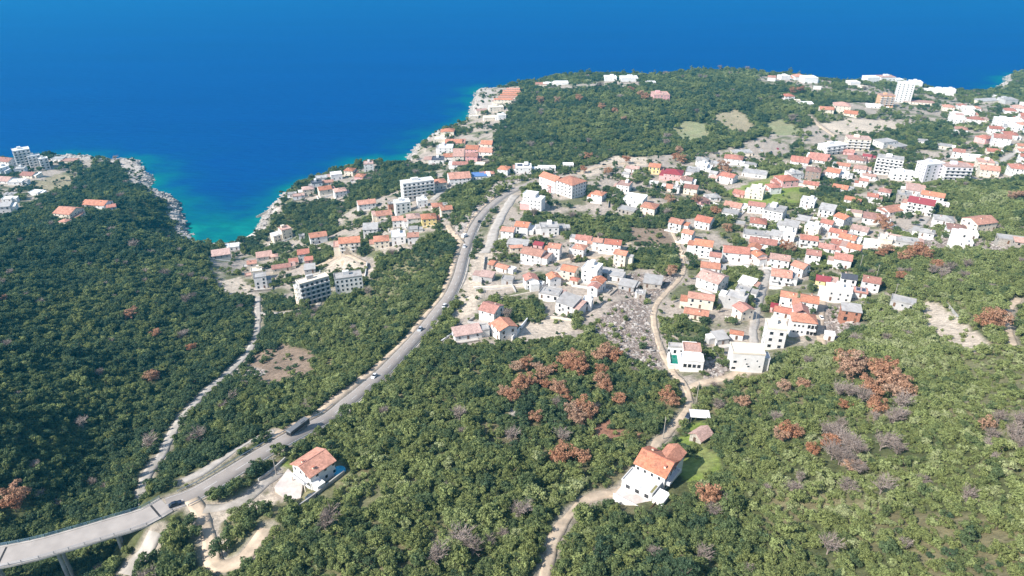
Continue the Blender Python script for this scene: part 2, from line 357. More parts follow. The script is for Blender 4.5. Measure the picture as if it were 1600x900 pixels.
COVER = {'litter': (.095,.105,.046), 'town': (.37,.315,.262), 'sand': (.52,.44,.35), 'rubble': (.19,.15,.125), 'rock': (.43,.385,.34), 'grass': (.19,.245,.055), 'meadow': (.27,.28,.15), 'brown': (.25,.185,.135), 'scrub': (.17,.165,.085), 'red': (.33,.17,.11), 'sea': (.12,.16,.14), 'dry': (.34,.29,.19)}
PATCH = [('sand', [(800,535),(812,505),(860,496),(900,500),(902,515),(880,530)]), ('rubble', [(935,500),(958,475),(1000,462),(1022,490),(1026,530),(1036,572),(1025,590),(985,572),(960,550),(940,530),(918,515)]),
  ('sand', [(712,480),(729,430),(738,400),(757,388),(770,396),(757,440),(752,470),(735,492),(706,502)]), ('rock', [(745,320),(760,298),(790,276),(820,266),(830,275),(800,290),(772,308),(752,330),(735,345),(722,352),(718,340)]),
  ('rock', [(706,375),(712,335),(728,330),(735,345),(724,375),(720,385)]), ('meadow', [(1050,198),(1075,188),(1105,195),(1108,215),(1080,222),(1056,215)]), ('dry', [(1110,180),(1150,172),(1165,180),(1180,205),(1140,206),(1120,192)]), ('meadow', [(1195,192),(1220,186),(1245,198),(1250,210),(1220,212),(1198,205)]),
  ('town', [(1165,222),(1185,215),(1232,225),(1230,245),(1170,240)]), ('sand', [(1280,195),(1330,185),(1400,190),(1405,205),(1340,210),(1300,210)]), ('sand', [(905,270),(960,243),(1010,245),(1010,258),(950,264),(910,280)]),
  ('red', [(930,665),(948,648),(965,668),(1000,678),(1002,690),(960,688),(930,695)]), ('brown', [(382,594),(398,552),(445,538),(488,548),(486,585),(435,604)]), ('rock', [(352,588),(385,570),(412,582),(400,594),(365,596)]),
  ('sand', [(338,455),(345,440),(375,432),(388,445),(390,462),(360,465)]), ('sand', [(508,410),(560,396),(566,418),(535,432),(512,425)]), ('grass', [(1048,745),(1068,712),(1092,695),(1120,705),(1118,735),(1085,755)]), ('grass', [(1058,690),(1075,660),(1098,660),(1100,690),(1070,700)]),
  ('sand', [(1430,470),(1460,466),(1490,500),(1525,530),(1515,540),(1480,525),(1450,500)]), ('scrub', [(405,765),(440,740),(470,705),(505,700),(545,735),(575,740),(560,775),(500,790),(460,800)]), ('town', [(415,768),(445,740),(470,765),(452,790)]),
  ('scrub', [(300,770),(420,760),(440,790),(400,850),(380,900),(300,905),(290,850)]), ('sand', [(290,792),(345,780),(425,765),(432,788),(382,800),(346,812),(352,884),(318,894),(308,835)]), ('brown', [(430,722),(448,716),(444,735),(420,752),(406,758)]), ('grass', [(432,735),(448,725),(456,735),(420,758)]),
  ('rock', [(796,640),(812,632),(828,640),(824,650),(802,648)]), ('rock', [(150,250),(190,247),(215,250),(224,262),(236,278),(236,292),(215,293),(205,280),(190,265),(165,256)]), ('rock', [(222,294),(268,305),(285,325),(278,332),(250,312),(225,302)]),
  ('dry', [(50,290),(85,272),(115,275),(112,292),(80,300)]), ('grass', [(1130,300),(1220,270),(1262,300),(1250,322),(1160,322)]), ('rock', [(740,140),(772,140),(775,160),(745,185),(735,170)]), ('rubble', [(1340,378),(1480,372),(1600,380),(1600,396),(1500,392)]), ('brown', [(985,355),(1040,358),(1065,375),(1050,385),(990,380)]),
  ('rubble', [(985,425),(1065,430),(1055,450),(1020,470),(960,460)]), ('scrub', [(630,398),(690,390),(705,400),(660,430),(600,480),(560,490),(580,440)]), ('rubble', [(1280,480),(1340,475),(1345,512),(1300,535),(1285,520)]), ('scrub', [(1500,560),(1640,540),(1640,700),(1560,690)]), ('scrub', [(560,770),(620,735),(690,740),(640,760),(560,800)]), ('rubble', [(1100,560),(1140,555),(1130,590),(1100,595)]),
  ('scrub', [(1425,475),(1450,462),(1500,470),(1530,500),(1500,520)]), ('sand', [(1434,482),(1462,470),(1495,496),(1540,532),(1520,552),(1476,535),(1442,508)])]
def grass_noise(): return fbm(GX, GY, 14, 31)
kind_rgb = np.zeros(GX.shape + (3,)) + np.array(COVER['litter'])
n1, n2 = fbm(GX, GY, 14, 31), fbm(GX, GY, 5, 33)
kind_rgb += np.clip((n1 - .52) * 6, 0, 1)[..., None] * (np.array(COVER['scrub']) - kind_rgb) * .8
dry_ = np.clip((fbm(GX, GY, 30, 87, 3) - .585) * 25, 0, 1)[..., None]
kind_rgb += dry_ * (np.array((.20,.175,.095)) * (.7 + .6 * n2)[..., None] - kind_rgb) * ((PYG > 480) & (PXG > 480))[..., None]
FREE = np.zeros(GX.shape)          # 1 where no wood grows
TOWNM = np.zeros(GX.shape, bool)
for poly in TOWN: TOWNM |= in_poly(PXG, PYG, poly)
GREENM = np.zeros(GX.shape, bool)
for poly in GREEN: GREENM |= in_poly(PXG, PYG, poly)
tw = np.array(COVER['town']) * (0.8 + .5 * n2)[..., None]
gmix = np.clip((n1 - .50) * 7, 0, 1)[..., None]
tw = tw * (1 - gmix * .85) + gmix * .85 * np.array((.11,.125,.05))
kind_rgb = np.where(TOWNM[..., None], tw, kind_rgb)
kind_rgb = np.where((TOWNM & GREENM)[..., None], np.array(COVER['litter']) * 1.4, kind_rgb)
for k, poly in PATCH:
    m = in_poly(PXG, PYG, poly) & (PYG > 100)
    c = np.array(COVER[k]) * (.78 + .44 * n2)[..., None]
    if k in ('grass', 'meadow', 'scrub', 'dry'): c = c * (1 - .5 * np.clip((n1 - .5) * 6, 0, 1)[..., None]) + .5 * np.clip((n1 - .5) * 6, 0, 1)[..., None] * np.array((.30,.26,.15))
    kind_rgb = np.where(m[..., None], c, kind_rgb)
    FREE = np.where(m, {'scrub': .7, 'rock': .8, 'rubble': .94, 'brown': .96}.get(k, .97), FREE)
# dirt verges of the roads, bare shore rock, seabed
verge = np.clip((1.7 - ROADD) / 1.4, 0, 1)[..., None] * np.clip(.4 + n2, 0, 1)[..., None]
kind_rgb = kind_rgb * (1 - verge) + verge * np.array((.40,.34,.27))
shore = np.clip((9 + 22 * (fbm(GX, GY, 26, 41) - .35) - SD) / 3, 0, 1)
shore = np.where(bm > .3, np.clip((9 - SD) / 3, 0, 1), shore)
shc = np.array(COVER['rock']) * (.55 + .9 * rock_n)[..., None]
kind_rgb = kind_rgb * (1 - shore[..., None]) + shore[..., None] * shc
kind_rgb = np.where((bm > .35)[..., None] & (SD < 13)[..., None], np.array((.56,.52,.47)), kind_rgb)
kind_rgb = np.where((SD < 0)[..., None], np.array(COVER['sea']), kind_rgb)
FREE = np.maximum(FREE, shore * .95)
# roof the mesh
idx = np.arange(NR * NC).reshape(NR, NC)
q = np.stack([idx[:-1, :-1], idx[:-1, 1:], idx[1:, 1:], idx[1:, :-1]], -1).reshape(-1, 4)
keep = (np.maximum.reduce([SD[:-1, :-1], SD[1:, :-1], SD[:-1, 1:], SD[1:, 1:]]) > -14).ravel()
q = q[keep]; used = np.unique(q); rem = np.zeros(NR * NC, np.int64); rem[used] = np.arange(len(used))
mg = bpy.data.materials.new('ground_cover'); mg.use_nodes = True
N, L = mg.node_tree.nodes, mg.node_tree.links; b = N['Principled BSDF']; b.inputs['Roughness'].default_value = .95; b.inputs['Specular IOR Level'].default_value = .1
at = N.new('ShaderNodeAttribute'); at.attribute_name = 'cover'; geo = N.new('ShaderNodeNewGeometry')
ns = N.new('ShaderNodeTexNoise'); ns.inputs['Scale'].default_value = .55; ns.inputs['Detail'].default_value = 8; ns.inputs['Roughness'].default_value = .7; L.new(geo.outputs['Position'], ns.inputs['Vector'])
mr = N.new('ShaderNodeMapRange'); mr.inputs[1].default_value = .3; mr.inputs[2].default_value = .7; mr.inputs[3].default_value = .55; mr.inputs[4].default_value = 1.4; L.new(ns.outputs['Fac'], mr.inputs[0])
hv = N.new('ShaderNodeHueSaturation'); L.new(at.outputs['Color'], hv.inputs['Color']); L.new(mr.outputs[0], hv.inputs['Value']); L.new(hv.outputs[0], b.inputs['Base Color'])
bp = N.new('ShaderNodeBump'); bp.inputs['Strength'].default_value = .8; bp.inputs['Distance'].default_value = .7; L.new(ns.outputs['Fac'], bp.inputs['Height']); L.new(bp.outputs[0], b.inputs['Normal'])
me = np_mesh('terrain', np.stack([GX, GY, HG], -1).reshape(-1, 3)[used], rem[q], mg, True)
fattr(me, 'cover', np.concatenate([kind_rgb.reshape(-1, 3)[used], np.ones((len(used), 1))], 1), 'FLOAT_COLOR')
tag(link('terrain', me), 'coastal hillside of bare earth, rock and leaf litter', None, None, 'structure')

def glook(A, x, y):
    j = np.clip(np.log(np.maximum(y + OFF, 1) / (GY0 + OFF)) / math.log(1 + GR), 0, NR - 1).round().astype(int)
    i = np.clip((x / (y + OFF) + UMAX) / DU, 0, NC - 1).round().astype(int)
    return A[j, i]

# ------------------------------------------------------------------ the sea: colour depends on how deep the water is
wy = [300.0]
while wy[-1] < 30000: wy.append(wy[-1] + .012 * (wy[-1] + OFF))
wy = np.array(wy); wu = np.linspace(-1.35, 1.35, 260)
WX = wu[None, :] * (wy[:, None] + OFF); WY = np.repeat(wy[:, None], len(wu), 1)
wsd, _ = seg_dist(WX, WY, coast); wsd = np.where(in_poly(WX, WY, land_poly), -wsd, wsd)
wx0, wy0 = at_z(335, 352, 0)[:2]
sandbank = np.exp(-(((WX - wx0) / 36) ** 2 + ((WY - wy0) / 26) ** 2))
wx1, wy1 = at_z(618, 253, 0)[:2]
sandbank = np.maximum(sandbank, .6 * np.exp(-(((WX - wx1) / 45) ** 2 + ((WY - wy1) / 30) ** 2)))
shallow = np.clip(.55 * np.exp(-np.maximum(wsd, 0) / 18) * (0.4 + 1.1 * fbm(WX, WY, 60, 51)) + .17 * np.exp(-np.maximum(wsd, 0) / 70) + .6 * sandbank, 0, 1)
iw = np.arange(WX.size).reshape(WX.shape)
wq = np.stack([iw[:-1, :-1], iw[:-1, 1:], iw[1:, 1:], iw[1:, :-1]], -1).reshape(-1, 4)
wm = np_mesh('sea', np.stack([WX, WY, np.zeros_like(WX)], -1).reshape(-1, 3), wq, None, True)
fattr(wm, 'shallow', shallow)
ms = bpy.data.materials.new('sea_water'); ms.use_nodes = True; N, L = ms.node_tree.nodes, ms.node_tree.links; b = N['Principled BSDF']
at = N.new('ShaderNodeAttribute'); at.attribute_name = 'shallow'; geo = N.new('ShaderNodeNewGeometry')
n0 = N.new('ShaderNodeTexNoise'); n0.inputs['Scale'].default_value = .022; n0.inputs['Detail'].default_value = 5; L.new(geo.outputs['Position'], n0.inputs['Vector'])
sub = N.new('ShaderNodeMath'); sub.operation = 'SUBTRACT'; sub.inputs[1].default_value = .5; L.new(n0.outputs['Fac'], sub.inputs[0])
mul = N.new('ShaderNodeMath'); mul.operation = 'MULTIPLY'; L.new(sub.outputs[0], mul.inputs[0]); L.new(at.outputs['Fac'], mul.inputs[1])
mad = N.new('ShaderNodeMath'); mad.operation = 'MULTIPLY_ADD'; mad.inputs[1].default_value = 3.0; L.new(mul.outputs[0], mad.inputs[0]); L.new(at.outputs['Fac'], mad.inputs[2])
cr = N.new('ShaderNodeValToRGB'); L.new(mad.outputs[0], cr.inputs[0])
SEA_RAMP = [(0, (.0001,.048,.20)), (.16, (.0002,.056,.185)), (.4, (.0006,.10,.165)), (.75, (.001,.135,.155)), (1, (.003,.195,.18))]
while len(cr.color_ramp.elements) < len(SEA_RAMP): cr.color_ramp.elements.new(.5)
for e, (p_, c_) in zip(cr.color_ramp.elements, SEA_RAMP): e.position = p_; e.color = (*c_, 1)
mp2 = N.new('ShaderNodeMapping'); mp2.inputs['Scale'].default_value = (.0016, .009, 1); mp2.inputs['Rotation'].default_value = (0, 0, R(14)); L.new(geo.outputs['Position'], mp2.inputs[0])
n4 = N.new('ShaderNodeTexNoise'); n4.inputs['Scale'].default_value = 1.0; n4.inputs['Detail'].default_value = 7; n4.inputs['Roughness'].default_value = .62; L.new(mp2.outputs[0], n4.inputs['Vector'])
mr4 = N.new('ShaderNodeMapRange'); mr4.inputs[1].default_value = .32; mr4.inputs[2].default_value = .68; mr4.inputs[3].default_value = .94; mr4.inputs[4].default_value = 1.06; L.new(n4.outputs['Fac'], mr4.inputs[0])
hv4 = N.new('ShaderNodeHueSaturation'); L.new(cr.outputs[0], hv4.inputs['Color']); L.new(mr4.outputs[0], hv4.inputs['Value'])
N.remove(b); b = N.new('ShaderNodeBsdfDiffuse'); L.new(hv4.outputs[0], b.inputs['Color']); gl = N.new('ShaderNodeBsdfGlossy'); gl.inputs['Roughness'].default_value = .3
fr = N.new('ShaderNodeFresnel'); fr.inputs['IOR'].default_value = 1.33; fm = N.new('ShaderNodeMath'); fm.operation = 'MINIMUM'; fm.inputs[1].default_value = .03; L.new(fr.outputs[0], fm.inputs[0])
mxs = N.new('ShaderNodeMixShader'); L.new(fm.outputs[0], mxs.inputs[0]); L.new(b.outputs[0], mxs.inputs[1]); L.new(gl.outputs[0], mxs.inputs[2]); L.new(mxs.outputs[0], N['Material Output'].inputs[0])
mp = N.new('ShaderNodeMapping'); mp.inputs['Scale'].default_value = (.05, .16, 1); mp.inputs['Rotation'].default_value = (0, 0, R(12)); L.new(geo.outputs['Position'], mp.inputs[0])
n3 = N.new('ShaderNodeTexNoise'); n3.inputs['Scale'].default_value = 1.0; n3.inputs['Detail'].default_value = 6; L.new(mp.outputs[0], n3.inputs['Vector'])
bp = N.new('ShaderNodeBump'); bp.inputs['Strength'].default_value = .8; bp.inputs['Distance'].default_value = 2.6; L.new(n3.outputs['Fac'], bp.inputs['Height']); L.new(bp.outputs[0], b.inputs['Normal']); L.new(bp.outputs[0], gl.inputs['Normal'])
wm.materials.append(ms)
tag(link('sea', wm), 'deep blue sea turning turquoise along the rocks', None, None, 'structure')

# ------------------------------------------------------------------ road surfaces
def ribbon(path, offs, zlift, skirt=0.6):
    """sheet along path with cross-section offsets (left..right)"""
    t = np.gradient(path[:, :2], axis=0); t /= np.linalg.norm(t, axis=1)[:, None]; nrm = np.stack([-t[:, 1], t[:, 0]], 1)
    rows = []
    for k, o in enumerate(offs):
        p = path.copy(); p[:, :2] += nrm * np.asarray(o)[..., None] if np.ndim(o) else nrm * o; p[:, 2] += zlift; rows.append(p)
    if skirt:
        for src, pos in ((rows[0], 0), (rows[-1], len(rows) + 1)):
            p = src.copy(); p[:, 2] -= skirt; rows.insert(pos, p)
    V = np.stack(rows, 1); n, m = V.shape[:2]; ii = np.arange(n * m).reshape(n, m)
    return V.reshape(-1, 3), np.stack([ii[:-1, 1:], ii[:-1, :-1], ii[1:, :-1], ii[1:, 1:]], -1).reshape(-1, 4)
M_ASPH = mat('worn_asphalt', (.30,.265,.238), .9, .2, .12, .25, coords='Object', dirt=(.30,.275,.25), dirt_amt=.6, dirt_scale=.06)
M_DECK = mat('pale_deck_asphalt', (.36,.325,.295), .9, .2, .1, .3, dirt=(.29,.26,.24), dirt_amt=.6, dirt_scale=.1)
M_DIRT = mat('pale_dirt', (.53,.42,.31), .95, .1, .2, .35, .4, 1.5, dirt=(.33,.27,.2), dirt_amt=.6, dirt_scale=.22)
M_GRAV = mat('pale_gravel', (.42,.38,.335), .95, .1, .2, .35, .4, 1.5, dirt=(.28,.25,.2), dirt_amt=.6, dirt_scale=.2)
M_LANE = mat('lane_concrete', (.42,.385,.345), .95, .1, .14, .3, dirt=(.28,.25,.22), dirt_amt=.6, dirt_scale=.2)
M_PAINT = mat('road_paint', (.58,.57,.55), .8, .2, .2, 1.5)
M_TRACKC = mat('grass_strip', (.22,.20,.09), .95, .1, .3, 1.0)
KM = {'asphalt': M_ASPH, 'concrete': M_LANE, 'gravel': M_GRAV, 'dirt': M_DIRT, 'lane': M_LANE}
def wobble(path, a, seed): return (fbm(path[:, 0], path[:, 1], 7, seed) - .5) * a
for nm, (p, w, kd) in ROADS.items():
    if kd == 'asphalt': offs = [w / 2, 0, -w / 2]
    else: offs = [w / 2 + wobble(p, 1.8, 61), w / 6, -w / 6, -w / 2 - wobble(p, 1.8, 67)]
    v, f = ribbon(p, offs, 0.0, .9)
    if kd != 'asphalt':                       # tracks lie on the ground as it is
        v = v.reshape(len(p), -1, 3); v[:, :, 2] = ground(v[:, :, 0], v[:, :, 1]) + .09; v[:, 0, 2] -= .6; v[:, -1, 2] -= .6; v = v.reshape(-1, 3)
    tag(link(nm, np_mesh(nm, v, f, KM[kd])), None, None, None, 'structure')
ml = ROADS['main_road'][0]
k0 = 18
sh = ml[k0:k0 + len(ml) - 40]
wob = np.clip(fbm(sh[:, 0], sh[:, 1], 30, 71) * 5.6 + .4, 2.2, 5.0)
v, f = ribbon(sh, [3.3 + wob, 3.0], -.03, .9); tag(link('road_shoulder', np_mesh('road_shoulder', v, f, M_DIRT)), None, None, None, 'structure')
wob = np.clip(fbm(sh[:, 0], sh[:, 1], 26, 73) * 2.6 - .4, .4, 1.6)
v, f = ribbon(sh, [-3.0, -3.3 - wob], -.03, .9); tag(link('road_shoulder', np_mesh('road_shoulder', v, f, M_GRAV)), None, None, None, 'structure')
vs, fs, bb = [], [], 0
def strip(path, a, c, lift=.012):
    global bb
    v, f = ribbon(path, [a, c], lift, 0); vs.append(v); fs.append(f + bb); bb += len(v)
strip(ml, 2.85, 2.73); strip(ml, -2.73, -2.85)
for i in range(0, len(ml) - 4, 5): strip(ml[i:i + 3], .08, -.08)
tag(link('road_marking', np_mesh('road_marking', np.concatenate(vs), np.concatenate(fs), M_PAINT)), None, None, None, 'structure')
# ------------------------------------------------------------------ light
SUN_EL = R(42.0); LX, LY = .86, .50
ll = math.hypot(LX, LY); LX, LY = LX / ll, LY / ll
sun_d = bpy.data.lights.new('sun', 'SUN'); sun_d.energy = 5.0; sun_d.angle = R(.53); sun_d.color = (1.0, .95, .88)
sun = link('sun', sun_d, None, (-300, -100, 400)); sun.rotation_euler = Vector((LX * math.cos(SUN_EL), LY * math.cos(SUN_EL), -math.sin(SUN_EL))).to_track_quat('-Z', 'Y').to_euler()
wd = bpy.data.worlds.new('World'); SC.world = wd; wd.use_nodes = True
N, L = wd.node_tree.nodes, wd.node_tree.links
sky = N.new('ShaderNodeTexSky'); sky.sky_type = 'NISHITA'; sky.sun_disc = False; sky.sun_elevation = SUN_EL; sky.sun_rotation = math.atan2(-LX, -LY)
L.new(sky.outputs[0], N['Background'].inputs[0]); N['Background'].inputs[1].default_value = .13
SC.view_settings.view_transform = 'Standard'; SC.view_settings.look = 'None'; SC.view_settings.exposure = 0.6; SC.view_settings.gamma = 1.0

# ------------------------------------------------------------------ sea air
hz = MB(); hz.box(-30000, 30000, -600, 32000, -14, CAMZ + 25); hm = bpy.data.materials.new('sea_air'); hm.use_nodes = True; N, L = hm.node_tree.nodes, hm.node_tree.links
N.remove(N['Principled BSDF']); pv = N.new('ShaderNodeVolumePrincipled'); pv.inputs['Color'].default_value = (.04, .60, 1.0, 1); pv.inputs['Density'].default_value = .00012; pv.inputs['Anisotropy'].default_value = .1; L.new(pv.outputs[0], N['Material Output'].inputs['Volume'])
tag(link('haze', hz.mesh('haze', [hm])), 'thin blue sea haze over the coast', None, None, 'stuff')
# ------------------------------------------------------------------ plants
def foliage_mat(name, ramp, bright=1.0):
    m = bpy.data.materials.new(name); m.use_nodes = True; N, L = m.node_tree.nodes, m.node_tree.links; b = N['Principled BSDF']
    b.inputs['Roughness'].default_value = .75; b.inputs['Specular IOR Level'].default_value = .25
    at = N.new('ShaderNodeAttribute'); at.attribute_type = 'INSTANCER'; at.attribute_name = 'tint'
    cr = N.new('ShaderNodeValToRGB')
    while len(cr.color_ramp.elements) < len(ramp): cr.color_ramp.elements.new(.5)
    for e, (p, c) in zip(cr.color_ramp.elements, ramp): e.position = p; e.color = (*[v * bright for v in c], 1)
    L.new(at.outputs['Fac'], cr.inputs[0])
    lv = N.new('ShaderNodeAttribute'); lv.attribute_name = 'leaf'
    hv = N.new('ShaderNodeHueSaturation'); L.new(cr.outputs[0], hv.inputs['Color'])
    mr = N.new('ShaderNodeMapRange'); mr.inputs[3].default_value = .62; mr.inputs[4].default_value = 1.4; L.new(lv.outputs['Fac'], mr.inputs[0]); L.new(mr.outputs[0], hv.inputs['Value'])
    L.new(hv.outputs[0], b.inputs['Base Color'])
    tr = N.new('ShaderNodeBsdfTranslucent'); L.new(hv.outputs[0], tr.inputs['Color']); mx = N.new('ShaderNodeMixShader'); mx.inputs[0].default_value = .38
    L.new(b.outputs[0], mx.inputs[1]); L.new(tr.outputs[0], mx.inputs[2]); L.new(mx.outputs[0], N['Material Output'].inputs[0])
    return m
M_LEAF = foliage_mat('evergreen_leaves', [(0, (.032,.051,.027)), (.3, (.060,.079,.032)), (.55, (.095,.108,.038)), (.8, (.115,.135,.052)), (1, (.155,.168,.085))], 2.5)
M_BROWN = foliage_mat('dry_brown_leaves', [(0, (.42,.21,.12)), (.5, (.47,.27,.165)), (1, (.47,.325,.23))])
M_TWIG = foliage_mat('bare_grey_twigs', [(0, (.33,.265,.23)), (1, (.50,.42,.37))])
M_BARK = mat('bark', (.13,.10,.075), .95, .1, .3, 3)

def leaf_cloud(seed, clumps, per, leaf, R_, H_, squash=.8, ball=.5):
    """leaf-sized faces spread over several uneven clumps"""
    g = np.random.default_rng(seed)
    cs = []
    for k in range(clumps):
        a = g.uniform(0, 2 * math.pi); r = R_ * (1 - ball) * math.sqrt(g.uniform(0, 1)); h = g.uniform(.35, 1 - ball * .35 * (r / R_ + .4))
        cs.append((r * math.cos(a), r * math.sin(a), H_ * h, R_ * ball * g.uniform(.6, 1.15), g.uniform(-.22, .22)))
    P, Q, S, LV = [], [], [], []
    for c in cs:
        d = g.normal(size=(per, 3)); d /= np.linalg.norm(d, axis=1)[:, None]; d[:, 2] = np.where(d[:, 2] < -.35, -d[:, 2], d[:, 2])
        rr = c[3] * g.uniform(.62, 1.08, per)[:, None]
        P.append(np.array(c[:3]) + d * rr * np.array([1, 1, squash])); nn = d + g.normal(size=(per, 3)) * .55; Q.append(nn / np.linalg.norm(nn, axis=1)[:, None])
        S.append(leaf * g.uniform(.6, 1.25, per)); LV.append(np.clip(.5 + c[4] + g.normal(size=per) * .2, 0, 1))
    P, Q, S, LV = map(np.concatenate, (P, Q, S, LV))
    u = np.cross(Q, g.normal(size=Q.shape)); u /= np.linalg.norm(u, axis=1)[:, None]; w = np.cross(Q, u)
    V = np.empty((len(P), 4, 3)); bend = Q * (S * .25)[:, None]
    V[:, 0] = P + u * S[:, None] * .75; V[:, 1] = P + w * S[:, None] * .45 + bend * .5; V[:, 2] = P - u * S[:, None] * .65 - bend; V[:, 3] = P - w * S[:, None] * .5
    return V.reshape(-1, 3), np.arange(len(P) * 4).reshape(-1, 4), np.repeat(LV, 4)
def trunk_mb(seed, H_, R_, r0=.16):
    g = random.Random(seed); b = MB(); top = Vector((g.uniform(-.2, .2), g.uniform(-.2, .2), H_ * .5)); b.tube((0, 0, -1.0), top, r0, r0 * .6)
    for k in range(4):
        a = k * 1.6 + g.uniform(0, 1); b.tube(top - Vector((0, 0, .1 * k)), (math.cos(a) * R_ * .55, math.sin(a) * R_ * .55, H_ * g.uniform(.6, .8)), r0 * .55, r0 * .2, 5)
    return b
def crown(name, seed, clumps, per, leaf, R_, H_, squash, ball, m):
    v, f, lv = leaf_cloud(seed, clumps, per, leaf, R_, H_, squash, ball); me = np_mesh(name, v, f, m); fattr(me, 'leaf', lv); return me
# species: (crown mesh, trunk mesh)
def twig_tree(seed, R_, H_):
    g = random.Random(seed); b = MB()
    b.tube((0, 0, -1), (0, 0, H_ * .3), .16, .12)
    for k in range(9):
        a = k * .7 + g.uniform(-.3, .3); q = Vector((math.cos(a) * R_ * g.uniform(.3, .7), math.sin(a) * R_ * g.uniform(.3, .7), H_ * g.uniform(.55, .85))); b.tube((0, 0, H_ * g.uniform(.15, .3)), q, .09, .05, 4)
        for j in range(9):
            e = q + Vector((g.gauss(0, 1), g.gauss(0, 1), g.uniform(.1, 1.3))) * R_ * .27; s = Vector((0, 0, H_ * .3)).lerp(q, g.uniform(.5, 1)); b.tube(s, e, .045, .02, 3)
            for l in range(3): b.tube(s.lerp(e, .6), e + Vector((g.gauss(0, 1), g.gauss(0, 1), g.uniform(-.2, 1))) * R_ * .14, .03, .015, 3)
    return b
EV = []
for k in range(7):
    R_ = [2.1, 2.4, 1.9, 2.3, 1.8, 2.0, 2.6][k]; H_ = [2.6, 2.8, 2.5, 2.3, 2.4, 4.2, 3.0][k]
    EV.append((crown('evergreen_crown', 100 + k, [20, 24, 18, 22, 15, 18, 26][k], 52, .28, R_, H_, .72, .31, M_LEAF), trunk_mb(k, H_, R_).mesh('trunk', [M_BARK])))
SH = [(crown('shrub_crown', 200 + k, 8, 46, .27, 1.35, 1.5, .7, .45, M_LEAF), trunk_mb(20 + k, 1.5, 1.0, .06).mesh('trunk', [M_BARK])) for k in range(2)]
BR = [(crown('brown_crown', 300 + k, 26, 56, .27, 2.9, 4.9, .85, .28, M_BROWN), trunk_mb(30 + k, 4.6, 2.4).mesh('trunk', [M_BARK])) for k in range(4)]
TWM = []
for k in range(3):
    tb = twig_tree(40 + k, 2.3, 4.2); me = tb.mesh('bare_branches', [M_TWIG]); fattr(me, 'leaf', RNG.uniform(.2, .8, len(me.vertices))); TWM.append(me)
GT = []   # fine grey twig crowns: bare deciduous scrub
for k in range(2): GT.append((crown('twig_crown', 330 + k, 10, 60, .17, 2.1, 3.4, .8, .42, M_TWIG), TWM[k]))
CY = [(crown('cypress_crown', 350, 9, 60, .34, .9, 7.5, 1.5, .62, M_LEAF), trunk_mb(50, 6, .7).mesh('trunk', [M_BARK]))]
ROCKM = mat('limestone', (.42,.38,.34), .92, .15, .25, .8, .6, 2.0, .2, dirt=(.26,.22,.19), dirt_amt=.6, dirt_scale=.6)
RUBM = mat('rubble_stone', (.30,.245,.21), .95, .1, .25, .9, .5, 2.0, .3)
def rock_mesh(seed, m):
    g = np.random.default_rng(seed); bm_ = bmesh.new(); bmesh.ops.create_icosphere(bm_, subdivisions=2, radius=1.0)
    for v in bm_.verts:
        n = Vector(v.co).normalized(); s = 1 + .35 * math.sin(n.x * 3.1 + seed) * math.cos(n.y * 2.7 + seed * 2) + .22 * math.sin(n.z * 5 + n.x * 4 + seed) + g.uniform(-.12, .12)
        v.co = n * s * .62; v.co.z *= .65
    me = bpy.data.meshes.new('rock'); bm_.to_mesh(me); bm_.free(); me.materials.append(m); return me

def scatter(name, pts, vi, sc, rz, tint, variants, label, mats=None, tilt=None):
    """ONE stuff object: points that carry copies of the given meshes"""
    me = np_mesh(name, pts, np.zeros((0, 4), int)); fattr(me, 'vi', vi, 'INT'); fattr(me, 'sc', sc, 'FLOAT_VECTOR'); fattr(me, 'rot', np.stack([np.zeros(len(pts)) if tilt is None else tilt, np.zeros(len(pts)), rz], 1), 'FLOAT_VECTOR'); fattr(me, 'tint', tint)
    o = tag(link(name, me), label, None, None, 'stuff')
    ng = bpy.data.node_groups.new(name + '_scatter', 'GeometryNodeTree'); ng.is_modifier = True
    ng.interface.new_socket('Geometry', in_out='INPUT', socket_type='NodeSocketGeometry'); ng.interface.new_socket('Geometry', in_out='OUTPUT', socket_type='NodeSocketGeometry')
    N, L = ng.nodes, ng.links; gi, go = N.new('NodeGroupInput'), N.new('NodeGroupOutput'); jn = N.new('GeometryNodeJoinGeometry'); L.new(jn.outputs[0], go.inputs[0])
    def attr(nm, dt):
        n = N.new('GeometryNodeInputNamedAttribute'); n.data_type = dt; n.inputs['Name'].default_value = nm; return n.outputs['Attribute']
    a_vi, a_sc, a_rot = attr('vi', 'INT'), attr('sc', 'FLOAT_VECTOR'), attr('rot', 'FLOAT_VECTOR')
    for k, parts in enumerate(variants):
        gj = N.new('GeometryNodeJoinGeometry')
        for pm in parts:
            src = bpy.data.objects.new(pm.name + '_source', pm); oi = N.new('GeometryNodeObjectInfo'); oi.inputs['Object'].default_value = src; oi.inputs['As Instance'].default_value = False; L.new(oi.outputs['Geometry'], gj.inputs[0])
        cmp_ = N.new('FunctionNodeCompare'); cmp_.data_type = 'INT'; cmp_.operation = 'EQUAL'; L.new(a_vi, cmp_.inputs[2]); cmp_.inputs[3].default_value = k
        ip = N.new('GeometryNodeInstanceOnPoints'); L.new(gi.outputs[0], ip.inputs['Points']); L.new(cmp_.outputs[0], ip.inputs['Selection']); L.new(gj.outputs[0], ip.inputs['Instance'])
        L.new(a_rot, ip.inputs['Rotation']); L.new(a_sc, ip.inputs['Scale']); L.new(ip.outputs[0], jn.inputs[0])
    md = o.modifiers.new('scatter', 'NODES'); md.node_group = ng
    return o
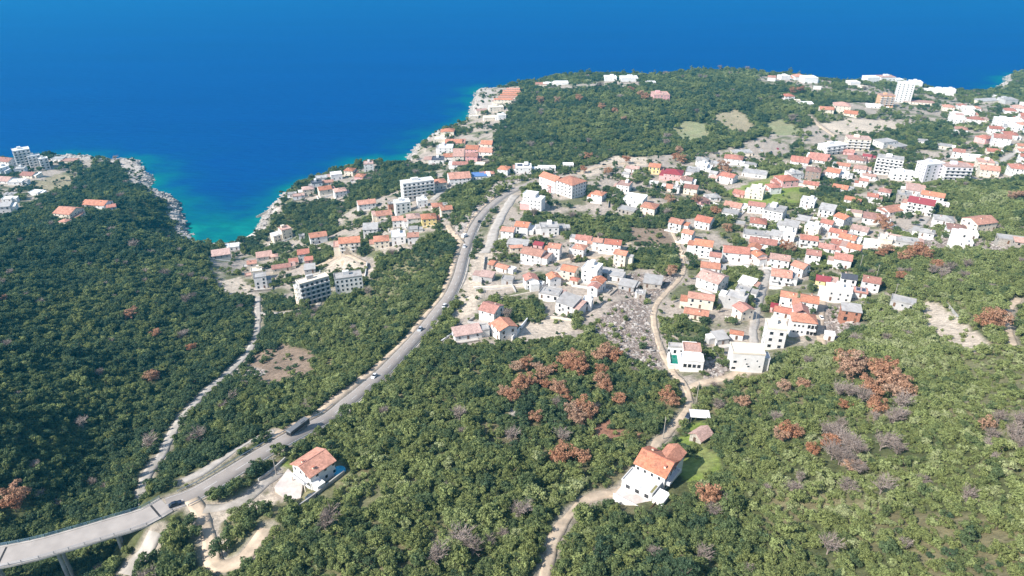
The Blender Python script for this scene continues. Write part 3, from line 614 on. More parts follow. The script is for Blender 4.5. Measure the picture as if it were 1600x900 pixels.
# ------------------------------------------------------------------ the buildings, read off enlarged views of the photograph
# view: origin in the photograph, 4 view units = 1 photo pixel.  x of the middle, y of the foot of the front, width, depth/length, storeys, turn, roof form, roof, walls, extras
VIEW = {'A': (0,180), 'B': (300,230), 'C': (600,230), 'D': (600,380), 'E': (950,230), 'F': (950,380), 'G': (1200,90), 'H': (1200,290), 'T': (600,90), 'P': (0,0)}
CAT = '''
A 60 322 105 .6 2 -15 g brown white
A 25 385 75 .8 3 -20 f white white
A 45 430 110 .6 1 -10 g pink white
A 118 442 85 .6 1 8 f white white
A 140 372 70 .8 2 20 f grey white
A 195 395 90 .6 1 -10 g brown cream
A 445 305 85 .5 1 5 f pink cream
A 375 290 70 .5 1 0 f grey white
A 235 505 70 .6 1 -10 f white white
A 60 548 60 .6 1 10 f white white
A 85 520 50 .6 1 5 f grey white
A 40 622 95 .6 2 20 s grey white
A 450 662 135 .75 2 -14 g orange cream
A 415 690 55 .7 1 -14 h orange cream
A 620 588 150 .45 1 -8 g orange white
A 705 602 65 .8 1 28 g red white
B 1108 155 66 .8 3 12 f pink white
B 992 182 62 .8 2 -10 h orange cream
B 1055 206 62 .8 1 -10 h orange pink
B 905 208 78 .7 2 20 f white white
B 812 216 80 .7 1 20 f grey white
B 858 240 60 .7 1 20 g orange cream
B 785 265 75 .7 2 20 f dark white
B 835 308 92 .7 2 25 g orange cream
B 730 304 78 .7 2 20 h pink cream
B 660 330 60 .7 1 20 f pink white
B 620 318 45 .8 1 15 f grey white
B 930 320 88 .7 2 25 h pink white
B 1095 402 118 .55 2 20 g orange white
B 1200 455 108 .7 1 18 g orange cream B
B 1290 505 72 .9 2 10 g orange white
B 1387 495 92 .8 2 15 h pink white
B 1482 498 98 .75 2 12 h orange yellow
B 1535 400 75 .8 1 12 h orange cream
B 1590 440 80 .8 2 15 g orange cream
B 1245 395 40 .9 2 20 f grey brick
B 1122 562 92 .7 2 8 s grey white
B 995 672 132 .6 3 12 g orange cream B
B 1190 640 98 .75 2 12 h orange cream
B 1295 612 92 .8 2 10 f white white
B 1386 612 72 .8 2 8 g orange white
B 795 612 115 .6 2 22 g orange white B
B 690 578 40 .8 1 20 f grey white
B 545 598 88 .6 2 38 f white cream
B 592 582 82 .8 3 38 f pink cream
B 190 708 115 .55 1 22 s pink grey
B 270 650 72 .8 1 18 f white white
B 385 775 62 .8 2 18 g orange cream
B 415 830 72 .7 2 18 f cream cream
B 440 888 82 .7 3 18 f grey white
B 458 712 100 .55 1 22 s pink grey
B 520 708 50 .8 1 20 h pink cream
B 565 785 115 .42 1 20 g red cream
B 640 748 60 .7 1 20 s red cream
B 705 715 82 .9 2 18 g red white
B 735 735 58 .7 1 18 s red pink
B 742 792 72 .8 1 14 s grey grey
B 1385 545 60 .8 1 8 f grey white
B 1440 380 70 .8 2 15 f white white
C 350 268 88 .8 2 20 h orange cream
C 470 238 142 .7 2 12 g orange white
C 595 208 92 .7 1 8 f blue white
C 655 190 66 .6 1 8 h orange cream
C 752 180 78 .8 2 -8 h orange white
C 870 165 92 .7 2 0 f white white S
C 955 155 55 .5 1 0 f white white
C 1030 152 75 .5 1 0 f white white
C 1045 285 68 .9 2 30 h orange pink
C 1340 345 92 .8 2 -20 h orange white
C 1500 285 100 .8 2 -14 f pink white
C 868 548 98 .8 2 -6 g orange white
C 778 578 88 .7 2 -4 g orange white
C 838 640 130 .4 1 -4 s grey grey
C 825 655 75 .4 1 10 g orange cream
C 1030 552 110 .6 2 5 f grey white
C 1098 535 70 .9 1 5 f grey stone
C 935 735 155 .6 2 -14 g orange white
C 965 640 62 .5 1 -10 s crimson pink
C 1066 708 86 .75 3 -6 g orange white
C 1222 692 88 .8 2 -14 h orange white
C 1248 610 105 .6 1 -6 g red white
C 1335 645 68 .9 2 -6 g orange white
C 1428 660 108 .6 2 -4 g red white
C 1475 755 90 .7 3 -14 g orange cream
C 682 762 60 1.8 1 -28 g orange stone
C 745 790 90 .5 1 -22 g orange white
C 915 890 86 1.0 2 -78 g red white
C 1058 880 84 1.0 2 -72 g orange white
C 1158 835 108 .7 2 -14 g orange cream
C 1190 865 60 .7 1 -14 h red cream
C 1295 860 128 .9 3 -14 f white white
C 1335 910 92 1.0 2 60 g orange white
C 1420 830 145 .45 1 -8 f grey stone U
C 645 845 92 .6 1 -16 s pink grey
C 775 865 78 .6 1 -4 f grey grey
D 672 500 142 1.05 2 -18 g red white
D 752 612 150 1.1 2 -62 g orange white
D 1040 365 140 .5 1 -10 f grey white U
D 1150 455 150 .75 2 -22 s grey white B
D 1270 425 66 .9 2 -6 f white white
D 1310 338 80 1.0 2 60 g red white
D 1520 305 110 .6 1 -14 s grey grey
D 1590 350 50 .8 1 -10 f white white
D 520 615 175 .4 1 18 s pink white
E 165 158 70 .8 1 -10 g pink white
E 110 192 55 .6 1 -10 f grey white
E 290 165 82 .8 2 -8 g orange yellow
E 405 215 128 .7 2 -10 h crimson pink
E 395 282 92 .8 1 -10 h orange cream
E 490 250 76 .8 2 -10 g brown white
E 515 305 98 .7 2 -14 g brown cream
E 525 182 92 .7 1 -8 f grey white
E 585 122 86 .7 2 -10 h grey white
E 685 128 80 .7 1 -10 f grey grey
E 660 215 62 .8 1 -20 g pink white
E 778 115 122 .6 2 -10 h red white
E 840 58 92 .6 1 0 f grey cream
E 748 232 106 .7 2 -30 g red white
E 912 202 160 .5 1 -14 f grey white
E 1102 252 118 .75 2 12 h red pink
E 1024 296 78 .8 2 10 h red white
E 1155 210 92 .7 2 12 f grey white
E 1195 112 122 .6 1 -14 g red white
E 1315 92 132 .6 1 -18 g red white
E 1270 215 108 .8 3 -14 h brown brown
E 1262 262 98 .6 1 -14 g red cream
E 922 332 108 .8 3 -16 f cream cream
E 820 318 92 .8 1 -26 g red pink
E 585 362 82 .8 1 20 h brown pink
E 655 338 74 .8 1 10 h grey white
E 165 385 150 .75 2 -14 f white white
E 120 430 120 .5 1 -20 f grey stone U
E 255 432 118 .8 2 -18 h orange cream
E 595 520 122 .8 2 -22 g red white
E 425 528 104 .8 2 -22 g orange white B
E 495 598 84 .8 2 -22 g orange white
E 585 700 128 .7 3 -10 g orange white
E 520 670 66 .9 2 -10 f white white
E 778 405 124 .7 1 -20 g orange white
E 760 442 110 .6 1 -14 f grey white
E 920 420 112 .6 2 -12 g red white
E 1030 475 150 .8 3 -22 f grey white
E 928 528 112 .8 2 -8 h red white
E 920 588 160 .4 1 -6 f grey white
E 1242 388 102 .7 2 -20 f white white
E 1358 446 112 .8 2 -22 s grey white
E 1455 498 100 1.0 2 -60 g orange white
E 1358 530 92 .8 2 -26 g red white
E 1270 556 112 .8 2 -24 f white cream
E 1212 490 90 .7 1 -20 s grey stone
E 1130 548 108 .7 2 -20 s grey white
E 1046 588 90 .8 1 -20 s grey white
E 1120 602 78 .8 2 -10 f white white
E 960 642 168 .45 1 -10 g red white
E 905 690 90 .9 2 60 g orange white
E 930 736 84 1.0 2 -72 g orange white
E 788 722 162 .55 2 -2 g red white
E 662 742 78 .8 2 -8 g red white
E 632 792 122 .6 1 -4 g orange white
E 1060 762 128 .6 2 -10 g pink white
E 1240 640 112 .6 2 -8 g red white B
E 1268 736 98 .8 2 -10 g red white
E 1355 668 104 .7 1 -14 g red white
E 1450 770 122 .8 2 -14 g red white
E 1432 640 102 .7 1 -18 g red white
E 1530 672 104 .9 1 -24 g orange white
E 1428 572 112 .6 1 -22 g red white
E 1490 608 118 .7 1 -26 g orange white
E 1565 560 120 .7 1 -26 g pink white
E 1500 376 78 .9 2 -20 g orange white
E 1445 288 104 .7 1 -20 g orange white
E 1400 205 104 .9 2 -24 g orange white
E 1460 190 82 .7 1 -20 f white white
E 1465 140 90 .6 1 -20 g orange white
E 1565 178 88 .8 2 -16 g pink white
E 1588 252 62 .8 2 -16 g red white
E 1540 105 112 .8 1 -14 h brown white
E 1188 818 112 1.0 2 -50 g orange white
F 1065 280 136 .75 2 -8 g orange white B
F 640 310 190 .75 2 -32 g pink white
F 862 300 112 .7 1 -26 s white white
F 838 340 96 .6 1 -22 f grey white
F 790 425 140 .6 2 -20 f grey grey
F 832 492 112 1.05 2 -68 g red cream
F 570 420 158 .42 2 -6 g orange cream
F 545 486 148 .42 1 -8 g orange cream
F 1110 410 104 .7 2 -12 g orange white
F 1082 475 112 .6 1 -14 g red white
F 1030 435 50 .9 1 -14 s crimson pink
F 1238 438 122 .8 2 -10 g orange white
F 1420 382 152 .6 2 -6 f white white
F 1494 505 118 .6 2 -6 s grey brick U
F 1562 350 88 .8 1 -10 g red white S
F 1486 292 98 .7 2 -10 g dark white
F 1334 272 98 .8 1 -12 g crimson yellow
F 1622 320 118 .8 2 -14 g brown white
F 275 292 122 .7 1 -6 s grey stone U
F 205 352 60 .8 1 -6 f grey stone
F 152 300 80 .6 1 -20 s grey stone U
F 50 242 110 .6 1 -12 f grey white
F 690 640 92 .8 1 14 s grey grey
F 795 612 84 .5 1 -8 g orange white
F 1375 612 62 .6 1 -6 f white white
G 20 148 55 .7 2 -10 g orange white
G 95 140 62 .7 2 8 f white white
G 188 142 62 .8 2 0 h orange white
G 248 162 78 .8 3 0 f white white
G 305 200 50 .6 1 -10 f white white
G 526 178 62 .8 2 4 f white white
G 570 192 60 .5 1 -10 f cream cream
G 635 158 76 .7 3 4 f white white
G 725 156 92 .6 3 4 f pink white
G 806 160 48 .8 2 4 f white white
G 912 188 78 .8 3 -4 f white white
G 1060 228 110 .5 2 -6 f white white
G 1122 236 72 .7 3 -6 f white white
G 985 212 50 .6 1 -6 f white white
G 652 322 92 .6 1 -8 f white white
G 120 270 56 .8 2 0 h red white
G 180 282 30 .8 1 0 f cream cream
G 240 305 62 .5 1 0 s white white
G 358 352 88 .6 2 -4 g orange cream
G 450 348 108 .7 3 -6 h pink cream
G 512 372 92 .7 1 -16 g orange cream
G 728 330 48 .7 1 -14 f white white
G 940 300 160 .3 1 -6 f pink cream
G 1118 336 74 .7 2 -10 h orange cream
G 1185 392 108 .7 2 -8 f white white
G 1242 345 78 .8 2 -8 f white white
G 1265 372 80 .7 1 -12 h orange cream
G 1292 416 92 .7 2 -14 h red white
G 1160 420 78 .7 2 -6 f white white
G 1205 318 66 .8 1 -10 h orange white
G 1365 290 168 .35 1 12 f grey cream
G 1490 290 74 .8 2 0 f grey grey
G 1195 485 84 .8 2 -14 h orange white
G 1342 540 92 .7 2 22 h red pink
G 1440 560 112 .7 3 -14 g red white
G 1400 480 70 .7 2 -10 g red white
G 1460 440 118 .6 3 -12 f white white
G 1530 468 92 .7 2 -18 f white white
G 1575 452 66 .8 2 -14 h orange white
G 1500 518 92 .8 2 -14 h red white
G 1540 420 70 .7 2 -10 f white white
G 1505 350 76 .8 1 -10 h red white
G 1555 345 88 .8 2 -10 h pink white
G 1600 400 82 .8 2 -10 g red white
G 1600 320 62 .8 2 -8 f white white
G 560 665 118 .8 1 -18 h brown grey
G 305 665 132 .6 1 -22 g red white
G 195 678 112 .6 1 -16 g red white
G 500 610 72 .7 1 -14 g red pink
G 610 655 60 .7 2 -18 g crimson pink
G 720 570 122 .6 2 20 f grey white
G 800 580 110 .7 1 18 f grey stone U
G 1180 630 82 .8 2 -22 g red white
G 1395 612 82 .7 1 -10 g red cream
G 1265 650 110 .5 1 -10 f white white
G 1225 700 90 .5 1 -30 g red white
G 1340 700 104 .8 2 -10 f pink cream
G 1362 752 122 .7 2 -12 g orange cream
G 1545 745 118 .8 2 -10 h red white
G 1588 662 66 .8 2 -10 g red white
G 1590 612 70 .8 1 -10 h orange white
G 570 738 98 .7 1 -14 g orange white
G 455 760 92 .6 1 -18 f white white
G 960 545 70 .8 1 -14 f grey white
G 1090 575 100 .6 1 -24 f grey cream
H 640 118 76 .9 2 -14 g red white
H 715 92 88 .9 2 -20 h red white
H 830 135 98 .8 3 -14 f grey stone U
H 935 190 168 .6 3 -24 g crimson white B
H 1012 125 138 .5 2 -24 g orange white
H 762 195 152 .5 1 22 g orange white
H 652 250 152 .7 1 -16 h brown white
H 1082 255 122 .7 1 -12 h grey white
H 1160 318 128 .8 1 -14 h brown white
H 1295 300 168 .6 2 16 g orange cream
H 1238 345 108 .6 1 -12 f white white
H 980 335 98 .7 1 -20 h grey white
H 765 372 112 .7 1 -18 g pink white
H 848 398 122 .5 1 -14 f grey grey
H 720 400 84 .8 2 -14 f cream cream
H 1215 395 90 .6 1 -10 f white white
H 1500 385 150 .4 1 -10 f grey stone U
H 1575 398 100 .5 1 -10 s pink stone U
H 905 65 112 .6 1 -18 s pink white
H 1100 145 48 .8 1 -14 f white white
H 825 790 148 .5 1 -20 f grey grey
T 408 492 60 .8 2 0 h orange cream
T 352 545 72 .7 2 0 f cream cream
T 438 552 96 .6 1 0 g orange cream
T 388 598 84 .7 2 0 f white white
T 340 675 68 .8 2 0 f dark white
T 285 672 58 .8 2 0 h pink cream
T 408 640 60 .8 1 0 g orange white
T 472 668 62 2.2 3 0 g pink cream
T 478 690 88 .5 1 0 g red white
T 556 608 82 .8 2 -8 g orange pink
T 552 655 78 .7 2 -8 g red pink
T 645 562 74 1.0 1 -8 g orange cream
T 640 612 88 .8 1 -8 g orange white
T 600 690 62 .6 1 -8 f cream cream
T 700 340 90 .5 2 10 f cream cream
T 610 350 70 .6 1 10 f pink cream
T 660 395 80 .6 1 10 f cream cream
T 735 390 52 .7 2 10 f white white
T 560 385 56 .6 1 10 f cream cream
T 980 182 64 .7 1 0 f orange cream
T 1040 176 62 .6 1 0 f white white
T 1110 172 74 .6 1 0 f white white
T 1412 148 68 .7 2 0 f white white
T 1522 155 86 .7 2 0 f white white
T 1722 275 92 .8 3 0 f pink pink
T 1670 168 44 .7 1 0 f white white
T 1150 690 60 .5 1 0 f white white
P 863 468 28 .6 1 -10 f grey white
P 843 453 14 .8 1 -10 f white white
P 1097 268 20 .8 2 -15 f white white
P 1114 281 15 .9 2 -20 g grey white
P 1080 270 16 .7 1 -10 f grey pink
P 1021 292 14 .5 1 -8 f white white
P 1056 303 12 .8 2 -10 f grey white
P 1069 290 15 .8 2 -12 h red white
P 1172 263 20 .5 1 -14 f grey white
P 1156 357 15 .7 1 -14 f grey stone
P 1360 281 14 .8 1 -10 g pink white
P 1425 299 22 .6 1 -8 f pink white
P 1360 389 24 .5 1 -8 f white white
P 1418 387 26 .5 1 -8 f grey grey
P 1336 339 18 .5 1 -12 f pink cream
P 1501 172 14 .8 2 -12 h red white
P 1511 183 18 .7 2 -12 f white white
P 1523 176 14 .8 2 -10 h orange white
P 1496 187 13 .8 2 -8 g pink white
P 1535 191 14 .7 1 -8 h pink cream
P 1584 207 18 .7 2 -10 f white white
P 1557 209 15 .7 2 -10 h red white
P 1594 191 15 .8 1 -8 h red white
P 1592 237 14 .8 2 -8 g orange cream
P 1552 153 9 .8 1 -8 f white white
'''
HOUSES, KEEPOUT = [], []
M_TERR = mat('terrace_paving', (.52,.47,.42), .92, .15, .15, .6, 0, 1, .2, dirt=(.3,.27,.24), dirt_amt=.6, dirt_scale=.3)
def win_mesh():
    b = MB(); b.box(-.5, .5, -.05, .0, 0, 1, 0); b.box(-.4, .4, -.07, -.045, .09, .91, 1); return b.mesh('window', [M_FRAME, M_GLASS])
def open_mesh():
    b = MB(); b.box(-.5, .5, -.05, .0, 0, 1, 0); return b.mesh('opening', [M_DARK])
def door_mesh():
    b = MB(); b.box(-.5, .5, -.08, .0, 0, 1, 0); b.box(.3, .38, -.13, -.07, .45, .5, 1); return b.mesh('door', [M_DOOR, M_METAL])
def balcony_mesh():
    b = MB(); b.add(*U_shape(.5, 1.0, .18, 1.05)); return b.mesh('balcony', [WALL['white']])
def U_shape(hx, d, t, h):
    # slab with a parapet on three sides, unit width, projecting to -y
    w = .06
    o = [(-hx, 0), (-hx, -d), (hx, -d), (hx, 0)]; i = [(hx - w, 0), (hx - w, -d + .1), (-hx + w, -d + .1), (-hx + w, 0)]
    poly = o + i; n = len(poly); v = [(x, y, t) for x, y in poly] + [(x, y, h) for x, y in poly]
    f = [(k, (k + 1) % n, n + (k + 1) % n, n + k) for k in range(n)] + [(n, n+1, n+6, n+7), (n+1, n+2, n+5, n+6), (n+2, n+3, n+4, n+5)]
    b0 = len(v); v += [(-hx, 0, 0), (-hx, -d, 0), (hx, -d, 0), (hx, 0, 0)]
    f += [(b0, b0+3, b0+2, b0+1), (b0, b0+1, 1, 0), (b0+1, b0+2, 2, 1), (b0+2, b0+3, 3, 2), (0, 7, 4, 3), (7, 6, 5, 4)]
    return v, f
def chim_mesh():
    b = MB(); b.box(-.3, .3, -.3, .3, -1.2, .7, 0); b.box(-.4, .4, -.4, .4, .68, .82, 1); return b.mesh('chimney', [WALL['cream'], ROOF['red']])
def panel_mesh():
    b = MB(); b.box(-.5, .5, -.5, .5, 0, .06, 0)
    for k in range(5): b.box(-.46 + k * .186, -.46 + k * .186 + .17, -.46, .46, .055, .075, 1)
    return b.mesh('solar_panel', [M_FRAME, mat('solar_cells', (.012,.018,.05), .2, .5)])
def tank_mesh():
    b = MB(); b.tube((-.7, 0, .75), (.7, 0, .75), .35, .35, 10); b.box(-.5, -.4, -.3, .3, 0, .5); b.box(.4, .5, -.3, .3, 0, .5); return b.mesh('water_heater', [M_METAL])
WIN, OPN, DOOR, BALC, CHIM, PANEL, TANK = win_mesh(), open_mesh(), door_mesh(), balcony_mesh(), chim_mesh(), panel_mesh(), tank_mesh()

def wall_mesh(L_, D_, h, kind, rise, m, down=5.0):
    x, y = L_ / 2, D_ / 2
    if kind == 'g':
        v = [(-x,-y,-down),(x,-y,-down),(x,y,-down),(-x,y,-down),(-x,-y,h),(x,-y,h),(x,y,h),(-x,y,h),(-x,0,h+rise),(x,0,h+rise)]
        f = [(0,1,5,4),(2,3,7,6),(1,2,6,9,5),(3,0,4,8,7),(4,5,9,8),(6,7,8,9),(0,3,2,1)]
    else:
        b = h + (rise if kind == 's' else 0)
        v = [(-x,-y,-down),(x,-y,-down),(x,y,-down),(-x,y,-down),(-x,-y,h),(x,-y,h),(x,y,b),(-x,y,b)]
        f = [(0,3,2,1),(4,5,6,7),(0,1,5,4),(1,2,6,5),(2,3,7,6),(3,0,4,7)]
    return np_mesh('walls', v, f, m)
def roof_mesh(L_, D_, h, kind, rise, m, ov=.45, t=.2, par=.45):
    x, y = L_ / 2 + ov, D_ / 2 + ov
    if kind == 'g':
        zl = h - rise * ov / (D_ / 2) + .03; zr = h + rise + .03; k = 6
        pr = [(-y, zl), (0, zr), (y, zl), (y, zl + t), (0, zr + t), (-y, zl + t)]
        v = [(-x, a, b) for a, b in pr] + [(x, a, b) for a, b in pr]
        f = [(i, (i + 1) % k, k + (i + 1) % k, k + i) for i in range(k)] + [(0, 5, 4, 1), (1, 4, 3, 2), (6, 7, 10, 11), (7, 8, 9, 10)]
    elif kind == 'h':
        r = max(x - y, .15) if x >= y else .15; ry = 0 if x >= y else y - x
        v = [(-x,-y,h+.02),(x,-y,h+.02),(x,y,h+.02),(-x,y,h+.02),(-x,-y,h+t),(x,-y,h+t),(x,y,h+t),(-x,y,h+t),(-r,-ry,h+rise+t),(r,ry,h+rise+t)]
        if ry: v[8], v[9] = (0, -ry, h+rise+t), (0, ry, h+rise+t)
        f = [(0,3,2,1),(0,1,5,4),(1,2,6,5),(2,3,7,6),(3,0,4,7)] + ([(4,5,9,8),(6,7,8,9),(5,6,9),(7,4,8)] if not ry else [(4,5,8),(5,6,9,8),(6,7,9),(7,4,8,9)])
    elif kind == 's':
        s = rise / D_; z = lambda yy: h + (yy + D_ / 2) * s + .03
        v = [(-x,-y,z(-y)),(x,-y,z(-y)),(x,y,z(y)),(-x,y,z(y)),(-x,-y,z(-y)+t),(x,-y,z(-y)+t),(x,y,z(y)+t),(-x,y,z(y)+t)]
        f = [(0,3,2,1),(4,5,6,7),(0,1,5,4),(1,2,6,5),(2,3,7,6),(3,0,4,7)]
    else:
        x, y = L_ / 2 + .12, D_ / 2 + .12; w = .25; b0, b1, b2 = h + .02, h + .25 + par, h + .25
        o = [(-x,-y),(x,-y),(x,y),(-x,y)]; i = [(-x+w,-y+w),(x-w,-y+w),(x-w,y-w),(-x+w,y-w)]
        v = [(*p, b0) for p in o] + [(*p, b1) for p in o] + [(*p, b1) for p in i] + [(*p, b2) for p in i]
        f = [(0,3,2,1)] + [(k, (k+1)%4, 4+(k+1)%4, 4+k) for k in range(4)] + [(4+k, 4+(k+1)%4, 8+(k+1)%4, 8+k) for k in range(4)] + [(8+k, 8+(k+1)%4, 12+(k+1)%4, 12+k) for k in range(4)] + [(12,13,14,15)]
    return np_mesh('roof', v, f, m)

def facade(root, L_, D_, h, st, rz, ctr, prng, open_=False, balc=False, wall='white', first=.9, sp=3.1, door=True, base=0.0, par=None):
    """windows, doors and balconies on the sides that face the view"""
    par = par or root
    fh = (h - base) / st
    for nx, ny in ((0, -1), (1, 0), (-1, 0), (0, 1)):
        wx, wy = nx * math.cos(rz) - ny * math.sin(rz), nx * math.sin(rz) + ny * math.cos(rz)
        if -(wx * ctr[0] + wy * ctr[1]) / math.hypot(ctr[0], ctr[1]) < .05: continue
        ln = L_ if ny else D_; n = max(1, int((ln - .8) / sp)); ang = math.atan2(ny, nx) + math.pi / 2
        dcol = prng.randrange(n) if door else -1
        for s in range(st):
            for k in range(n):
                if prng.random() < .12: continue
                t = (k + .5) / n * ln - ln / 2 + prng.uniform(-.25, .25)
                x, y = (t * -ny, ny * D_ / 2) if ny else (nx * L_ / 2, t * nx)
                isd = s == 0 and k == dcol and ny == -1
                big = prng.random() < .2
                wdt, hgt, z = (1.0, 2.05, base + .05) if isd else ((1.5, 2.0, base + s * fh + .25) if big or balc and ny == -1 else (prng.choice((.9, 1.1, 1.3)), 1.25, base + s * fh + first))
                o = link('door' if isd else ('opening' if open_ else 'window'), DOOR if isd else (OPN if open_ else WIN), par, (x, y, z), ang)
                o.scale = (wdt, 1, hgt)
                if balc and ny == -1 and s > 0 and k % 2 == 0:
                    o = link('balcony', BALC, par, (t * -ny, ny * D_ / 2, base + s * fh - .1), ang); o.scale = (min(sp * 1.3, ln / n * 1.2), 1.3, 1)

PLOTS, LABELS = [], []       # (root, px, py, words about the look)
WN = {'white': 'white', 'cream': 'cream', 'yellow': 'yellow', 'pink': 'pink', 'grey': 'grey', 'orange': 'apricot', 'brown': 'brown', 'lilac': 'pale lilac', 'brick': 'bare brick', 'stone': 'bare stone', 'blue': 'pale blue'}
RN = {'orange': 'orange', 'red': 'red tiled', 'brown': 'brown tiled', 'pink': 'faded pink', 'grey': 'grey', 'dark': 'dark grey', 'crimson': 'crimson', 'white': 'white', 'blue': 'blue', 'cream': 'cream'}
FN = {'g': 'gable roof', 'h': 'hipped roof', 'f': 'flat roof', 's': 'sloping roof'}
def look(wall, roof, kind, st, noun, fl=''):
    r = {'red': 'red', 'brown': 'brown', 'pink': 'faded pink', 'dark': 'dark grey'}.get(roof, roof)
    if 'U' in fl: return f'unfinished {WN[wall]} {noun} with {r} {FN[kind]}'
    return f'{WN[wall]} {["low", "low", "two-storey", "three-storey", "tall"][min(st, 4)]} {noun} with {r} {FN[kind]}'
ROOF['cream'] = WALL['cream']

def place(view, cx, yb, W, k, rz, grow=True):
    ox, oy = VIEW[view] if isinstance(view, str) else view
    px_, py_ = ox + cx / 4, oy + yb / 4
    p = hit(px_, py_); mpp = depth(p) / F
    if isinstance(view, str) and grow: W, k = W * 1.09, min(k * 1.28, max(k, 1.1))
    c, s = abs(math.cos(rz)), abs(math.sin(rz))
    L_ = W / 4 * mpp / (c + k * s); D_ = k * L_
    ey = L_ * s + D_ * c
    ctr = np.array([p[0] * (1 + ey / 2 / max(p[1], 1)), p[1] + ey / 2])
    zs = [float(ground(ctr[0] + a * L_ / 2 * math.cos(rz) - b * D_ / 2 * math.sin(rz), ctr[1] + a * L_ / 2 * math.sin(rz) + b * D_ / 2 * math.cos(rz))) for a in (-1, 1) for b in (-1, 1)]
    z = min(max(zs), p[2] + .6)
    return px_, py_, ctr, z, L_, D_, mpp

def house(view, cx, yb, W, k, st, rot, kind, roof, wall, fl=''):
    prng = random.Random(int(cx * 7 + yb * 13 + W)); rz = R(rot)
    px_, py_, ctr, z, L_, D_, mpp = place(view, cx, yb, W, k, rz)
    noun = 'building' if 'U' in fl else ('shed' if st == 1 and L_ * D_ < 34 else 'house')
    root = empty(noun if noun != 'building' else 'unfinished_house', (ctr[0], ctr[1], z), rz)
    h = st * 2.7 if L_ > 5.5 else st * 2.5
    rise = {'g': D_ * .19, 'h': min(L_, D_) * .2, 's': D_ * .14, 'f': 0}[kind]
    link('walls', wall_mesh(L_, D_, h, kind, rise, WALL[wall]), root)
    rf = link('roof', roof_mesh(L_, D_, h, kind, rise, ROOF[roof], .4 if L_ > 6 else .25), root)
    if kind in 'gh' and noun == 'house' and prng.random() < .7:
        t = prng.uniform(-.3, .3) * L_; o = link('chimney', CHIM, rf, (t, prng.choice((-1, 1)) * D_ * .17, h + rise * .66 + .25))
    if kind == 'f' and st >= 2 and prng.random() < .75:
        b = MB(); w_, d_ = L_ * prng.uniform(.2, .35), D_ * prng.uniform(.25, .4); x0 = prng.uniform(-.2, .2) * L_
        b.box(x0 - w_ / 2, x0 + w_ / 2, D_ * .1, D_ * .1 + d_, h + .26, h + 2.4); link('stair_hut', b.mesh('stair_hut', [WALL[wall]]), root)
    if kind == 'f' and prng.random() < .4: link('water_heater', TANK, root, (prng.uniform(-.3, .3) * L_, -D_ * .25, h + .26), prng.uniform(0, 3))
    if 'S' in fl:
        for j in range(2):
            o = link('solar_panel', PANEL, root, ((j - .5) * L_ * .42, -D_ * .22 if kind == 'g' else D_ * .1, h + (rise * .58 + .35 if kind == 'g' else .5))); o.scale = (L_ * .36, D_ * .4, 1); o.rotation_euler = (math.atan(.38) if kind == 'g' else R(8), 0, 0)
    if mpp < 1 / 1.05: facade(root, L_, D_, h, st, rz, ctr, prng, 'U' in fl, 'B' in fl, sp=3.1 if mpp < .62 else 4.2)
    if L_ > 5.5 and noun == 'house' and prng.random() < .62:                      # lean-to or lower block at the side
        sd_ = prng.choice((-1, 1)); w_ = prng.uniform(2.6, 4.4); d0_ = D_ * prng.uniform(-.5, -.2); d1_ = D_ * prng.uniform(.25, .5); ah = max(2.5, h - 2.9) if prng.random() < .7 else h * .8
        x0, x1 = (L_ / 2 + .01, L_ / 2 + w_) if sd_ > 0 else (-L_ / 2 - w_, -L_ / 2 - .01)
        b = MB(); b.box(x0, x1, d0_, d1_, -5, ah); an = link('annex', b.mesh('annex', [WALL[wall]]), root)
        rk = prng.choice('ssf'); rr = roof if rk == 's' and prng.random() < .7 else prng.choice(('grey', 'white', 'pink'))
        link('annex_roof', roof_mesh(x1 - x0 - .3, d1_ - d0_, 0, rk, (d1_ - d0_) * .12 if rk == 's' else 0, ROOF[rr], .15), an, ((x0 + x1) / 2 + .1 * sd_, (d0_ + d1_) / 2, ah + .02))
    if L_ > 5.5 and noun == 'house' and prng.random() < .6:                       # paved terrace with its low wall
        e = prng.uniform(2.0, 4.2); tw_ = L_ * prng.uniform(.6, 1.25); x0 = prng.uniform(-.2, .2) * L_
        b = MB(); b.box(x0 - tw_ / 2, x0 + tw_ / 2, -D_ / 2 - e, -D_ / 2 - .01, -4, .12); te = link('terrace', b.mesh('terrace', [M_TERR]), root)
        b = MB(); b.box(x0 - tw_ / 2, x0 + tw_ / 2, -D_ / 2 - e - .2, -D_ / 2 - e - .005, -4, prng.uniform(.5, 1.1)); link('parapet', b.mesh('parapet', [WALL[wall if prng.random() < .6 else 'stone']]), te)
    if noun == 'house' and mpp < .72 and prng.random() < .34:                     # its plot wall: a thing of its own
        e = D_ / 2 + prng.uniform(4.5, 7.5); xw = L_ / 2 + prng.uniform(1, 4); c_, s_ = math.cos(rz), math.sin(rz); hw_ = prng.uniform(.9, 1.5)
        pl_ = [(-xw, -D_ * .2), (-xw, -e), (xw, -e), (xw, -e * .3)][:prng.choice((3, 4))]; wp = []
        for (ax, ay), (bx2, by2) in zip(pl_[:-1], pl_[1:]):
            m_ = max(2, int(math.hypot(bx2 - ax, by2 - ay) / 2)); wp += [(ax + (bx2 - ax) * j / m_, ay + (by2 - ay) * j / m_) for j in range(m_)]
        wp = [(ctr[0] + x_ * c_ - y_ * s_, ctr[1] + x_ * s_ + y_ * c_) for x_, y_ in wp + [pl_[-1]]]
        PLOTS.append((wp, hw_, prng.choice(('white', 'cream', 'stone', 'grey')), px_, py_))
    tag(root, None, 'house' if noun != 'shed' else 'shed', None)
    root['label'] = 'x'
    LABELS.append((root, px_, py_, look(wall, roof, kind, st, noun, fl)))
    HOUSES.append((ctr[0], ctr[1], max(L_, D_) / 2 * .95 + .6))
    return root

